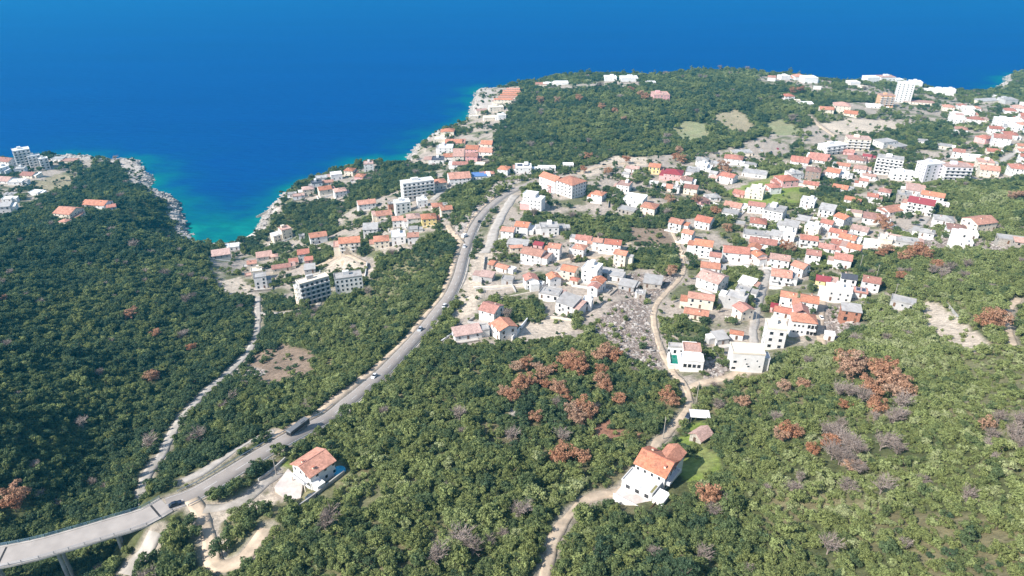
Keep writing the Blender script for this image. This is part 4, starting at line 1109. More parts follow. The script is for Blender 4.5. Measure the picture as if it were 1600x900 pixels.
for ln in CAT.strip().splitlines():
    a = ln.split()
    q_ = 4.0 if a[0] == 'P' else 1.0; rt = float(a[6])
    if a[0] in 'CDEFGHP' and -36 < rt < 0 and not (a[0] == 'C' and float(a[1]) < 700): rt -= 11
    house(a[0], float(a[1]) * q_, float(a[2]) * q_, float(a[3]) * q_, float(a[4]), int(a[5]), rt, a[7], a[8], a[9], a[10] if len(a) > 10 else '')

# ------------------------------------------------------------------ large buildings
def slab_house(root, x0, x1, y0, y1, h, wall, roof, z0=0.0, name='block', down=5.0, par=.5, rname='flat_roof'):
    """one flat-roofed volume of a composed building: walls, with its roof as a sub-part"""
    b = MB(); b.box(x0, x1, y0, y1, z0 - down, z0 + h); w = link(name, b.mesh(name, [WALL[wall]]), root)
    r = link(rname, roof_mesh(x1 - x0, y1 - y0, 0, 'f', 0, ROOF[roof], par=par), w, ((x0 + x1) / 2, (y0 + y1) / 2, z0 + h)); return w
def wins(root, x, y, z, ang, n, dx, rows, dz, w=1.2, h=1.3, me=None, name='window'):
    ux, uy = math.cos(ang), math.sin(ang)
    for r in range(rows):
        for k in range(n):
            t = (k - (n - 1) / 2) * dx; o = link(name, me or WIN, root, (x + t * ux, y + t * uy, z + r * dz), ang); o.scale = (w, 1, h)
def balcs(root, x, y, z, ang, n, dx, rows, dz, w=2.6, d=1.3):
    ux, uy = math.cos(ang), math.sin(ang)
    for r in range(rows):
        for k in range(n):
            t = (k - (n - 1) / 2) * dx; o = link('balcony', BALC, root, (x + t * ux, y + t * uy, z + r * dz), ang); o.scale = (w, d, 1)
def big(name, cat, label, view, cx, yb, W, k, rot):
    rz = R(rot); px_, py_, ctr, z, L_, D_, mpp = place(view, cx, yb, W, k, rz, False)
    root = tag(empty(name, (ctr[0], ctr[1], z), rz), label, cat); HOUSES.append((ctr[0], ctr[1], max(L_, D_) / 2 + .8))
    return root, L_, D_, mpp, ctr
def apartment(name, cat, label, view, cx, yb, W, k, rot, st, wall='white', roof='white', balcony=True, side=True, bays=None, fh=2.9, name2='walls'):
    root, L_, D_, mpp, ctr = big(name, cat, label, view, cx, yb, W, k, rot); h = st * fh
    slab_house(root, -L_/2, L_/2, -D_/2, D_/2, h, wall, roof, name=name2)
    n = bays or max(2, int(L_ / 3.6)); dx = L_ / n
    wins(root, 0, -D_/2, .3, 0, n, dx, st, fh, min(1.8, dx * .5), 1.8, OPN if balcony else WIN, 'opening' if balcony else 'window')
    if balcony: balcs(root, 0, -D_/2, fh - .1, 0, n, dx, st - 1, fh, dx * .86, 1.25)
    sgn = 1 if math.cos(R(rot)) * ctr[0] + math.sin(R(rot)) * ctr[1] < 0 else -1
    if side:
        m = max(1, int(D_ / 3.6)); wins(root, sgn * L_/2, 0, .9, R(90) * sgn, m, D_ / m, st, fh)
    b = MB(); b.box(-L_*.18, L_*.05, D_*.02, D_*.3, h + .27, h + 2.6); link('stair_hut', b.mesh('stair_hut', [WALL[wall]]), root)
    return root
apartment('apartment_block', 'apartments', 'five-storey concrete apartment block with rows of dark balconies beside the quiet cove road', (330,400), 1010/6.154*4, 470/6.154*4, 300/6.154*4, .36, 36, 5, 'grey', 'cream', bays=6)
apartment('apartment_block', 'apartments', 'narrow cream stair wing joined to the left end of the five-storey balcony block', (330,400), 880/6.154*4, 482/6.154*4, 120/6.154*4, .9, 36, 4, 'cream', 'white', bays=2)
apartment('apartment_block', 'apartments', 'new white three-storey apartment block with dark small windows and grey roof terrace', (330,400), 1335/6.154*4, 360/6.154*4, 285/6.154*4, .5, 18, 3, 'white', 'grey', balcony=False, bays=6)
apartment('hotel', 'hotel', 'long white five-storey hotel with a grid of dark balcony openings', 'C', 215, 335, 212, .34, 22, 5, 'white', 'white', bays=7)
apartment('hotel', 'hotel', 'low white annex with arched openings in front of the long balcony hotel', 'C', 118, 422, 112, .75, 20, 3, 'white', 'white', balcony=False)
apartment('tower_block', 'apartments', 'tallest white tower block standing in the trees near the far shore', 'G', 832, 285, 104, .5, -20, 9, 'white', 'white', bays=4, fh=3.0, balcony=False)
apartment('apartment_block', 'apartments', 'orange and cream balcony block just left of the white tower block', 'G', 722, 308, 92, .7, -6, 5, 'orange', 'pink', bays=3)
apartment('hotel', 'hotel', 'tall white slab hotel at the tip of the left headland', 'A', 172, 342, 112, .75, 38, 7, 'white', 'white', bays=4)
apartment('hotel', 'hotel', 'middle white slab block beside the tall slab hotel on the headland', 'A', 236, 340, 84, .75, 38, 5, 'white', 'white', bays=3)
apartment('hotel', 'hotel', 'lowest white slab block at the right end of the headland hotel', 'A', 292, 342, 62, .8, 38, 4, 'white', 'white', bays=2)
apartment('apartment_block', 'apartments', 'white blocky apartment house with lilac shaded side above the town fields', 'G', 390, 612, 178, .5, 20, 3, 'white', 'white', bays=4)
apartment('apartment_block', 'apartments', 'bare concrete apartment shell with open floors behind the white blocky house', 'G', 545, 585, 150, .6, -12, 4, 'cream', 'pink', bays=4)
apartment('hotel', 'hotel', 'white terraced hotel with stepped balconies and grey roof in the upper town', 'G', 735, 742, 172, .55, -28, 5, 'white', 'grey', bays=6)
apartment('hotel', 'hotel', 'bright white modern block in front of the stepped balcony hotel', 'G', 825, 776, 146, .6, -14, 2, 'white', 'white', bays=4, balcony=False)
apartment('apartment_block', 'apartments', 'tall lilac-white apartment block, left one of the joined pair', 'G', 985, 778, 150, .6, 14, 5, 'lilac', 'white', bays=3, balcony=False)
apartment('apartment_block', 'apartments', 'long lilac-white apartment block with balconies, right one of the joined pair', 'G', 1145, 772, 168, .6, -6, 4, 'lilac', 'pink', bays=5)
apartment('apartment_block', 'apartments', 'off-white three-storey block with cream flat roof beside the town lane', 'F', 1018, 672, 138, .95, -12, 3, 'white', 'cream', bays=2, balcony=False, fh=3.2)

# white terraced villas on the wooded cape: seven joined rows with orange roofs
for k in range(7):
    y = 290 - k * 13; x = 742 + k * 13
    house('T', x, y, 100, .2, 1 if k else 2, -4, 'g', 'orange', 'cream')
    LABELS[-1] = (LABELS[-1][0], LABELS[-1][1], LABELS[-1][2], 'long terrace of cream holiday flats with orange roof'); LABELS[-1][0].name = 'terrace_house'

# L-shaped hotel with orange hipped roofs by the head of the main road
root, L_, D_, mpp, ctr = big('hotel', 'hotel', 'white four-storey hotel with joined orange hipped roofs above the road bend', 'C', 1165, 322, 190, 1.1, 42)
h = 11.2; lx, dy = L_ * .5, D_ * .5
link('walls', wall_mesh(L_, D_, h, 'h', 0, WALL['white']), root); link('roof', roof_mesh(L_, D_, h, 'h', 2.6, ROOF['orange'], .6), root)
b = MB(); b.box(-L_/2 - .8, L_*.1, D_/2, D_/2 + 19, -5, h - 1); link('rear_wing', b.mesh('rear_wing', [WALL['white']]), root)
o = link('wing_roof', roof_mesh(19, L_*.6 + .8, 0, 'g', 2.6, ROOF['orange'], .5), root, (-L_*.2 - .4, D_/2 + 9.5, h - .98), R(90))
wins(root, 0, -D_/2, 1.0, 0, 5, L_ / 5.3, 4, 2.8, 1.2, 1.4); wins(root, -L_/2, 0, 1.0, -R(90), 4, D_ / 4.3, 4, 2.8, 1.3, 1.5); wins(root, -L_/2 - .8, D_/2 + 9.5, 1.0, -R(90), 5, 3.5, 3, 2.8, 1.2, 1.4)
balcs(root, -L_/2, 0, 2.7, -R(90), 2, D_ / 2.2, 3, 2.8, D_ * .4, .9)
HOUSES.append((ctr[0] - 12, ctr[1] + 22, 13))

# white stepped villa right of the road's end
root, L_, D_, mpp, ctr = big('villa', 'villa', 'white three-storey stepped villa beside the parked service road', 'C', 935, 402, 160, .7, -22)
slab_house(root, -L_*.1, L_/2, -D_/2, D_*.3, 8.6, 'white', 'white', name='front_block'); slab_house(root, -L_/2, L_*.12, -D_*.2, D_/2, 10.6, 'white', 'white', name='upper_block'); slab_house(root, -L_/2 - 1, -L_*.1, -D_/2, -D_*.2, 4.2, 'pink', 'white', name='terrace_block')
wins(root, L_*.2, -D_/2, 1.0, 0, 3, 3.2, 3, 2.8); wins(root, -L_*.3, -D_*.2, 4.8, 0, 2, 3.0, 2, 2.9)

# modern villa with pool by the dirt track
V = (1010, 500); s4 = 4 / 7.5
root, L_, D_, mpp, ctr = big('villa', 'villa', 'modern white villa with flat roofs around a small green pool court', V, 430 * s4, 640 * s4, 440 * s4, 1.15, -8)
slab_house(root, -L_*.08, L_*.45, -D_*.02, D_*.36, 5.4, 'white', 'pink', name='rear_block'); slab_house(root, -L_*.18, L_*.5, -D_*.36, -D_*.03, 4.0, 'white', 'white', name='front_block')
slab_house(root, -L_*.5, -L_*.09, D_*.30, D_*.48, 3.6, 'white', 'grey', name='guest_wing'); slab_house(root, -L_*.07, L_*.36, D_*.37, D_*.5, 4.4, 'white', 'white', name='back_wing')
b = MB(); b.box(-L_*.5, -L_*.09, -D_*.2, D_*.295, -4, .35); link('pool_terrace', b.mesh('pool_terrace', [mat('pale_paving', (.66,.63,.59), .9, .2, .08, .8)]), root)
b = MB(); b.box(-L_*.5, -L_*.47, -D_*.2, D_*.3, .36, 1.5); link('garden_wall', b.mesh('garden_wall', [WALL['white']]), root)
wins(root, L_*.16, -D_*.36, .8, 0, 4, L_*.14, 1, 3, 1.6, 1.9); wins(root, -L_*.08, D_*.15, .6, -R(90), 3, D_*.11, 1, 3, 1.6, 2.2); wins(root, L_*.2, -D_*.02, 4.15, 0, 1, 3, 1, 3, 1.6, .9); wins(root, -L_*.3, D_*.30, .6, 0, 3, 2.6, 1, 3, 1.3, 2.1)
c_, s_ = math.cos(R(-8)), math.sin(R(-8))
px0, py0 = -L_*.34, D_*.03
b = MB(); b.box(-1.75, 1.75, -3.6, 3.6, -.6, .10, 0); pl = tag(empty('swimming_pool', (root.location.x + px0 * c_ - py0 * s_, root.location.y + px0 * s_ + py0 * c_, root.location.z + .36), R(-8)), 'small dark green swimming pool on the terrace of the modern villa', 'pool')
link('rim', b.mesh('rim', [mat('pool_rim', (.7,.69,.66), .8, .2)]), pl); b = MB(); b.box(-1.45, 1.45, -3.3, 3.3, .02, .125, 0); link('water', b.mesh('water', [mat('pool_water', (.01,.17,.12), .08, .5)]), pl)

# white block right of the villa: parapet roof terrace above, plain wall below
root, L_, D_, mpp, ctr = big('apartment_block', 'apartments', 'plain white cube-like house with few small windows above the wood edge', V, 1130 * s4, 622 * s4, 385 * s4, .62, -6)
slab_house(root, -L_/2, L_/2, -D_/2, D_/2, 8.2, 'white', 'cream', name='walls'); slab_house(root, L_/2 + .02, L_/2 + 2.6, -D_*.3, D_*.3, 5.4, 'white', 'white', name='side_porch')
for x, zz, w_, hh in ((-.42, .9, 1.9, 1.3), (-.4, 3.9, 1.6, 1.3), (-.02, 3.4, 1.0, .7), (.04, 2.2, 1.1, .9), (.28, 5.0, .6, .8), (.38, 2.4, .7, .9), (-.1, 5.6, .6, .7)):
    o = link('window', WIN, root, (x * L_, -D_/2, zz)); o.scale = (w_, 1, hh)
wins(root, L_/2 + 2.62, 0, .8, R(90), 3, D_*.18, 2, 2.6, 1.2, 1.7, OPN, 'opening')

# three-storey house with orange cross roofs and dark balconies
root, L_, D_, mpp, ctr = big('house', 'house', 'white house with joined orange hipped roofs and dark corner balconies, near the yard track', 'F', 1195, 590, 165, .75, -14)
link('walls', wall_mesh(L_, D_, 6.6, 'h', 0, WALL['white']), root); link('roof', roof_mesh(L_, D_, 6.6, 'h', 2.2, ROOF['orange']), root)
b = MB(); b.box(-L_*.35, L_*.25, D_/2, D_/2 + 6, -5, 7.4); link('rear_wing', b.mesh('rear_wing', [WALL['white']]), root); link('wing_roof', roof_mesh(6.4, L_*.6, 0, 'g', 1.9, ROOF['red'], .4), root, (-L_*.05, D_/2 + 2.2, 7.42), R(90))
wins(root, -L_*.2, -D_/2, .9, 0, 3, L_*.17, 2, 3.1, 1, 1.2); wins(root, L_*.36, -D_/2, .5, 0, 3, 1.5, 2, 3.1, 1.2, 1.9, OPN, 'opening'); balcs(root, L_*.36, -D_/2, 2.9, 0, 1, 1, 1, 3, L_*.26, 1.4); wins(root, L_/2, 0, .9, R(90), 2, D_*.4, 2, 3.1)
# ------------------------------------------------------------------ the two houses nearest the view
def anchored(name, cat, label, px_, py_, rot, lx, ly):
    p = hit(px_, py_); rz = R(rot); c, s = math.cos(rz), math.sin(rz)
    o = np.array([p[0] - (lx * c - ly * s), p[1] - (lx * s + ly * c)])
    r = tag(empty(name, (o[0], o[1], p[2]), rz), label, cat)
    return r, (lambda x, y: (o[0] + x * c - y * s, o[1] + x * s + y * c)), p
M_PAVE = mat('yard_paving', (.56,.50,.46), .92, .15, .1, .8, dirt=(.38,.33,.3), dirt_amt=.6, dirt_scale=.3)
M_PLANK = mat('brown_planks', (.12,.065,.04), .8, .2, .25, 2)
# two-part house: orange gabled house with flat white front block
L_, D_ = 9.2, 8.6
root, W2, p = anchored('house', 'house', 'large orange-roofed house with flat white front block at the bend of the dirt track', 1036, 769, -38, L_/2, -D_/2)
root.location.z -= .4
w = link('walls', wall_mesh(L_, D_, 6.0, 'g', 2.1, WALL['white']), root)
rf = link('roof', roof_mesh(L_, D_, 6.0, 'g', 2.1, ROOF['orange'], .5, .22), root)
b = MB(); b.box(-L_/2 - .55, L_/2 + .55, -.14, .14, 8.28, 8.42); link('ridge_cap', b.mesh('ridge_cap', [ROOF['red']]), rf)
b = MB(); b.box(-.6, 4.6, D_/2, D_/2 + 3.6, -4, 5.9); link('rear_wing', b.mesh('rear_wing', [WALL['white']]), root)
o = link('wing_roof', roof_mesh(9.2, 5.2, 0, 'g', 1.5, ROOF['orange'], .45), root, (2.0, D_/2 - .6, 6.1), R(90))
link('chimney', CHIM, rf, (-2.6, 2.0, 7.4)); link('chimney', CHIM, rf, (3.4, -2.2, 7.2))
wins(root, L_/2, -.4, .9, R(90), 3, 2.7, 2, 2.9, 1.2, 1.35); wins(root, -.4, -D_/2, 4.0, 0, 4, 2.2, 1, 3, .9, 1.2)
o = link('balcony', BALC, root, (L_/2, .2, 2.7), R(90)); o.scale = (7.4, 1.3, 1)
slab_house(root, -L_/2 - .8, L_/2 - .6, -D_/2 - 6.0, -D_/2 - .02, 3.5, 'white', 'pale', name='front_block', par=.35)
b = MB(); b.box(-L_/2 - .8, L_/2 + .8, -D_/2 - 10.4, -D_/2 - 6.02, -5, 1.3); link('terrace', b.mesh('terrace', [M_PAVE]), root)
b = MB(); b.box(-L_/2 - .8, L_/2 + .8, -D_/2 - 10.6, -D_/2 - 10.41, -5, 2.2); link('terrace_wall', b.mesh('terrace_wall', [WALL['white']]), root)
slab_house(root, L_/2 - .1, L_/2 + 2.9, -D_/2 - 6.6, -D_/2 - 2.2, 3.0, 'white', 'white', name='porch_block', par=.15)
b = MB(); b.box(L_/2 + .82, L_/2 + .95, -D_/2 - 10.2, -D_/2 - 6.7, .6, 2.6); link('gate', b.mesh('gate', [M_PLANK]), root)
b = MB(); b.box(L_/2 - 1.5, L_/2 - .62, -D_/2 - 5.6, -D_/2 - 2.2, 3.76, 3.9); link('skylight', b.mesh('skylight', [MATS['grass_strip']]), root)
wins(root, -.5, -D_/2 - 6.0, 1.5, 0, 3, 2.9, 1, 3, 1.6, 1.6)
HOUSES += [(*W2(0, 0), 7.5), (*W2(1, 6), 5.5), (*W2(0, -9), 7.0), (*W2(0, -13), 5.0)]
# house beside the main road
L_, D_ = 8.9, 8.8
root, W3, p = anchored('house', 'house', 'cream house with wide orange gable roof between the main road and its paved yard', 488, 766, 51, -L_/2, -D_/2)
link('walls', wall_mesh(L_, D_, 5.3, 'g', 1.7, WALL['white']), root)
rf = link('roof', roof_mesh(L_, D_, 5.3, 'g', 1.7, ROOF['orange'], .55, .22), root)
b = MB(); b.box(-L_/2 - .6, L_/2 + .6, -.13, .13, 7.18, 7.32); link('ridge_cap', b.mesh('ridge_cap', [ROOF['red']]), rf)
link('chimney', CHIM, rf, (-2.9, .9, 6.9)); link('chimney', CHIM, rf, (-2.0, -3.0, 6.0))
b = MB(); b.box(-L_/2 - 1.7, -L_/2, -3.4, 3.6, 2.5, 2.75); b.box(-L_/2 - 1.7, -L_/2 - 1.55, -3.4, 3.6, 2.76, 3.6); link('balcony', b.mesh('balcony', [WALL['white']]), root)
b = MB(); b.box(-L_/2 - 1.65, -L_/2 - 1.4, -3.3, -3.0, -3, 2.49); link('pillar', b.mesh('pillar', [WALL['cream']]), root); b = MB(); b.box(-L_/2 - 1.65, -L_/2 - 1.4, 3.1, 3.4, -3, 2.49); link('pillar', b.mesh('pillar', [WALL['cream']]), root)
wins(root, -L_/2, .3, .9, -R(90), 3, 2.7, 2, 2.8, 1.1, 1.4); wins(root, 1.0, -D_/2, .9, 0, 3, 3.0, 2, 2.8, 1.1, 1.3)
slab_house(root, -L_/2 + .2, -L_/2 + 2.8, -D_/2 - 3.0, -D_/2 - .02, 2.6, 'white', 'white', name='side_porch', par=.2)
HOUSES += [(*W3(0, 0), 8.5)]
for nm, m_, pxs, h0, lab, cat in [('paved_yard', M_PAVE, [(430,768),(452,742),(474,760),(470,778),(452,784)], .08, 'pale paved yard with a dark drain line beside the roadside house', 'yard')]:
    ps = [hit(x, y) for x, y in pxs]; z = max(q[2] for q in ps) + .1; b = MB(); b.prism([(q[0], q[1]) for q in ps], z - 3, z)
    yd = tag(link(nm, b.mesh(nm, [m_])), None, None, None, 'structure'); KEEPOUT.append((np.mean([q[0] for q in ps]), np.mean([q[1] for q in ps]), 7.5))
q = hit(530, 738); pl = tag(empty('swimming_pool', (q[0], q[1], q[2] + .1), R(51)), 'bright turquoise covered pool behind the roadside house', 'pool'); KEEPOUT.append((q[0], q[1], 4.5))
b = MB(); b.prism([(2.1 * math.cos(k * .3927), 2.1 * math.sin(k * .3927)) for k in range(16)], -.6, .75); link('rim', b.mesh('rim', [mat('pool_wall_blue', (.15,.4,.6), .5, .4)]), pl)
b = MB(); b.prism([(1.9 * math.cos(k * .3927), 1.9 * math.sin(k * .3927)) for k in range(16)], .74, .82); link('cover', b.mesh('cover', [mat('turquoise_cover', (.04,.42,.62), .4, .4, .25, 1.2)]), pl)

# pale canopy and brown hut by the bend of the track
q = hit(1092, 656); r_ = tag(empty('canopy', q, R(-6)), 'white flat canopy on posts beside the dirt track bend', 'canopy'); KEEPOUT.append((q[0], q[1], 5.5))
b = MB(); b.box(-3.4, 3.4, -2.2, 2.2, 2.6, 2.75); link('canopy_roof', b.mesh('canopy_roof', [WALL['white']]), r_)
for x in (-3.1, 3.1):
    for y in (-1.9, 1.9): b = MB(); b.box(x - .08, x + .08, y - .08, y + .08, -2, 2.6); link('post', b.mesh('post', [M_METAL]), r_)
q = hit(1094, 686); r_ = tag(empty('hut', q, R(38)), 'small hut with faded brown gable roof in the garden above the grass plot', 'hut'); KEEPOUT.append((q[0], q[1], 5.0))
link('walls', wall_mesh(5.4, 4.4, 2.3, 'g', 1.6, WALL['stone']), r_); link('roof', roof_mesh(5.4, 4.4, 2.3, 'g', 1.6, ROOF['pink'], .5), r_)
o = link('door', DOOR, r_, (-2.7, .3, .05), -R(90)); o.scale = (.9, 1, 1.9)
HOUSES.append((q[0], q[1], 3.5))

# ------------------------------------------------------------------ the road bridge
bt = smooth_path([np.array(p) for p in bridge_pts], 3.0); bt[:, 2] = BRIDGE_Z
root = tag(empty('road_bridge', tuple(bt[len(bt) // 2])), 'concrete road bridge with pale deck and blue-grey railing over the gully', 'bridge')
o0 = np.array(root.location)
def extrude(path, prof, name, m):
    t = np.gradient(path[:, :2], axis=0); t /= np.linalg.norm(t, axis=1)[:, None]; nr = np.stack([-t[:, 1], t[:, 0]], 1)
    k = len(prof); V = np.concatenate([np.stack([path[:, 0] + nr[:, 0] * a, path[:, 1] + nr[:, 1] * a, path[:, 2] + zz], 1) for a, zz in prof]).reshape(k, -1, 3) - o0
    n = len(path); f = [[i * n + j, i * n + j + 1, ((i + 1) % k) * n + j + 1, ((i + 1) % k) * n + j] for i in range(k) for j in range(n - 1)] + [[i * n for i in range(k)], [i * n + n - 1 for i in range(k)][::-1]]
    return link(name, np_mesh(name, V.reshape(-1, 3), f, m), root)
extrude(bt, [(-4.1,.0),(4.1,.0),(4.1,-.45),(2.4,-.7),(2.2,-1.7),(-2.2,-1.7),(-2.4,-.7),(-4.1,-.45)], 'girder', M_CONC)
dk = extrude(bt, [(-3.3,.004),(3.3,.004),(3.3,.008),(-3.3,.008)], 'deck', M_DECK)
for sgn in (1, -1):
    extrude(bt, [(sgn*3.35,.003),(sgn*4.06,.003),(sgn*4.06,.16),(sgn*3.35,.16)], 'kerb', M_LANE)
M_RAIL = mat('blue_grey_railing', (.16,.26,.33), .5, .4, metal=.3)
for sgn in (1, -1):
    b = MB(); tt = np.gradient(bt[:, :2], axis=0); tt /= np.linalg.norm(tt, axis=1)[:, None]
    pts_ = [Vector((bt[i, 0] - tt[i, 1] * sgn * 3.9 - o0[0], bt[i, 1] + tt[i, 0] * sgn * 3.9 - o0[1], 0)) for i in range(len(bt))]
    for i, q in enumerate(pts_):
        b.box(q.x - .06, q.x + .06, q.y - .06, q.y + .06, .15, 1.15)
        if i:
            for zz in (.5, .82, 1.12): b.tube(pts_[i-1] + Vector((0, 0, zz)), q + Vector((0, 0, zz)), .05, .05, 4)
    link('railing', b.mesh('railing', [M_RAIL if sgn > 0 else M_METAL]), root)
for xt in (243, 6):                                   # expansion joints across the deck
    bx_, by_, bd_ = pix(bt[:, 0], bt[:, 1], bt[:, 2]); i = int(np.argmin(abs(bx_ - xt))); i = max(1, min(i, len(bt) - 2)); d = bt[i + 1] - bt[i - 1]; d /= np.linalg.norm(d)
    c = bt[i] - o0; b = MB(); b.add([(c[0] - d[1]*3.2 - d[0]*.28, c[1] + d[0]*3.2 - d[1]*.28, .014), (c[0] + d[1]*3.2 - d[0]*.28, c[1] - d[0]*3.2 - d[1]*.28, .014), (c[0] + d[1]*3.2 + d[0]*.28, c[1] - d[0]*3.2 + d[1]*.28, .014), (c[0] - d[1]*3.2 + d[0]*.28, c[1] + d[0]*3.2 + d[1]*.28, .014)], [(0, 1, 2, 3)]); link('expansion_joint', b.mesh('expansion_joint', [M_DARK]), root)
for xt in (180, 92, -10, -140, -260):
    i = int(np.argmin(abs(bx_ - xt))); i = max(1, min(i, len(bt) - 2)); d = bt[i + 1] - bt[i - 1]; d /= np.linalg.norm(d)
    for sgn in (1, -1):
        x, y = bt[i, 0] + d[1] * 1.7 * sgn, bt[i, 1] - d[0] * 1.7 * sgn; g_ = float(ground(x, y)); b = MB(); b.tube((x - o0[0], y - o0[1], g_ - 2 - o0[2]), (x - o0[0], y - o0[1], -1.68), .5, .5, 12); link('pier', b.mesh('pier', [M_CONC]), root)
    KEEPOUT.append((x, y - 2, 4.0))

# steel guard rail along the outer edge of the main road
def guardrail(i0, i1, off, lab, cls='guardrail'):
    p = ml[i0:i1:3]; t = np.gradient(p[:, :2], axis=0); t /= np.linalg.norm(t, axis=1)[:, None]
    b = MB(); prev = None
    for i in range(len(p)):
        q = Vector((p[i, 0] - t[i, 1] * off, p[i, 1] + t[i, 0] * off, p[i, 2]))
        b.box(q.x - .07, q.x + .07, q.y - .07, q.y + .07, q.z - .6, q.z + .8)
        if prev is not None: b.tube(prev + Vector((0, 0, .68)), q + Vector((0, 0, .68)), .16, .16, 4)
        prev = q
    r = tag(link(cls, b.mesh(cls, [M_METAL])), lab, 'guard rail')
guardrail(2, 34, 3.9, 'grey steel guard rail where the road leaves the bridge')
guardrail(2, 26, -4.0, 'grey steel guard rail on the yard side just after the bridge')
guardrail(len(ml) - 66, len(ml) - 12, 3.9, 'grey steel guard rail on the upper curve below the rock cutting')

# ------------------------------------------------------------------ vehicles
CARP = {}
def paint(nm, c): return mat(nm + '_car_paint', c, .3, .5)
def car_parts(kind):
    if kind in CARP: return CARP[kind]
    hw = .88
    if kind == 'car': prof = [(-2.15,.35),(-2.15,.8),(-1.9,.95),(-1.35,.98),(.75,1.0),(1.7,.9),(2.1,.72),(2.15,.35)]; cab = [(-1.75,.96),(-1.15,1.46),(.1,1.5),(.95,.99)]
    elif kind == 'van': prof = [(-2.6,.4),(-2.6,2.25),(-2.45,2.4),(1.3,2.4),(1.9,1.45),(2.5,1.2),(2.6,.9),(2.6,.4)]; cab = None; hw = .98
    else: prof = [(-5.9,.4),(-5.9,3.15),(-5.6,3.3),(5.6,3.3),(5.95,2.9),(6.0,.4)]; cab = None; hw = 1.27
    def ex(pr, h): n = len(pr); return [(x, -h, z) for x, z in pr] + [(x, h, z) for x, z in pr], [tuple(range(n)), tuple(range(n, 2*n))[::-1]] + [(i, n + i, n + (i+1) % n, (i+1) % n) for i in range(n)]
    v, f = ex(prof, hw); out = {'body': MB().add(v, f)}
    if cab:
        v, f = ex(cab, .78); n = 4
        v = [(x * (1 if z < 1.2 else .97), y * (1 if z < 1.2 else .86), z) for x, y, z in v]; out['cabin'] = MB().add(v, f)
        b = MB(); b.box(-1.1, .05, -.64, .64, 1.475, 1.54); out['roof_panel'] = b
    elif kind == 'van':
        b = MB(); b.add([(1.32,-.9,2.33),(1.32,.9,2.33),(1.93,.9,1.47),(1.93,-.9,1.47)], [(0,3,2,1)]); out['windscreen'] = b
    else:
        b = MB(); b.box(-5.7, 5.7, -1.285, -1.268, 1.35, 2.75); b.box(-5.7, 5.7, 1.268, 1.285, 1.35, 2.75); b.box(5.95, 6.02, -1.15, 1.15, 1.2, 2.8); out['window_band'] = b
        b = MB(); b.box(-3.5, -1.0, -.8, .8, 3.28, 3.55); out['roof_unit'] = b
    CARP[kind] = {k: b for k, b in out.items()}; return CARP[kind]
CARM = {}
WHEEL = {}
def vehicle(kind, px_, py_, col, cname, label, cat, head=None, road_p=None, side=0.0):
    if road_p is not None:
        p = hit(px_, py_); d = np.hypot(road_p[:, 0] - p[0], road_p[:, 1] - p[1]); i = int(np.clip(np.argmin(d), 1, len(road_p) - 2)); t = road_p[i + 1] - road_p[i - 1]; ang = math.atan2(t[1], t[0]) + (math.pi if head else 0)
        l = math.hypot(t[0], t[1]); pos = (road_p[i][0] - t[1] / l * side, road_p[i][1] + t[0] / l * side, road_p[i][2] + .012)
    else: p = hit(px_, py_); pos, ang = (p[0], p[1], p[2] + .03), R(head)
    r = tag(empty(kind if kind != 'bus' else 'bus', pos, ang), label, cat)
    r.scale = (.74, .82, .82) if kind == 'bus' else ((.82, .82, .82) if depth(p) < 330 else (.95, .95, .95))
    for nm, b in car_parts(kind).items():
        key = (kind, nm, cname)
        if key not in CARM: CARM[key] = b.mesh(nm, [paint(cname, col) if nm in ('body', 'roof_panel', 'roof_unit') else M_GLASS])
        link(nm, CARM[key], r)
    w = {'car': (1.35, .8, .32), 'van': (1.6, .85, .36), 'bus': (3.6, 1.12, .5)}[kind]
    if kind not in WHEEL: b = MB(); b.tube((0, -.11, 0), (0, .11, 0), w[2], w[2], 12); WHEEL[kind] = b.mesh('wheel', [mat('tyre_rubber', (.02,.02,.02), .8, .2)])
    for sx in (1, -1):
        for sy in (1, -1): link('wheel', WHEEL[kind], r, (sx * w[0], sy * w[1], w[2]))
    KEEPOUT.append((pos[0], pos[1], 3.6)); return r
vehicle('car', 277, 789, (.02,.028,.05), 'navy', 'dark blue car driving onto the pale bridge deck', 'car', False, ml, -1.5)
vehicle('bus', 470, 676, (.15,.155,.16), 'coach', 'long dark grey coach with dark window band on the main road by the house', 'bus', True, ml, 1.3)
vehicle('car', 588, 588, (.75,.76,.78), 'white', 'white car on the straight stretch of the main road, next after the coach', 'car', True, ml, 1.45)
vehicle('car', 665, 517, (.42,.46,.5), 'grey_blue', 'silver-blue car on the main road where the left-hand wood thins', 'car', True, ml, 1.45)
vehicle('car', 704, 480, (.75,.76,.78), 'white', 'white car on the main road beside the side-street junction', 'car', False, ml, -1.45)
vehicle('car', 732, 386, (.75,.76,.78), 'white', 'white car on the main road just below the parked white van', 'car', True, ml, 1.45)
vehicle('car', 750, 347, (.02,.02,.022), 'black', 'black car on the upper curve of the main road', 'car', False, ml, -1.45)
vehicle('van', 726, 370, (.75,.76,.78), 'white', 'white van parked on the outer verge of the upper road curve', 'van', 60)
vehicle('car', 487, 777, (.05,.07,.09), 'dark_teal', 'dark car parked behind the garden wall of the roadside house', 'car', 45)
vehicle('car', 717, 510, (.02,.02,.03), 'black', 'black car parked in the pale yard of the low pink-roofed house', 'car', 40)
vehicle('car', 1135, 419, (.45,.03,.06), 'red', 'red car parked in front of the long white two-tier house', 'car', 5)
vehicle('car', 944, 258, (.03,.03,.05), 'black', 'black car parked on the pale crest road behind the orange hotel', 'car', 20)
vehicle('car', 1205, 238, (.03,.04,.06), 'dark_grey', 'dark car standing at the left edge of the pale town car park', 'car', 80)
vehicle('car', 1190, 236, (.75,.76,.78), 'white', 'white car standing among dark cars in the pale town car park', 'car', 80)
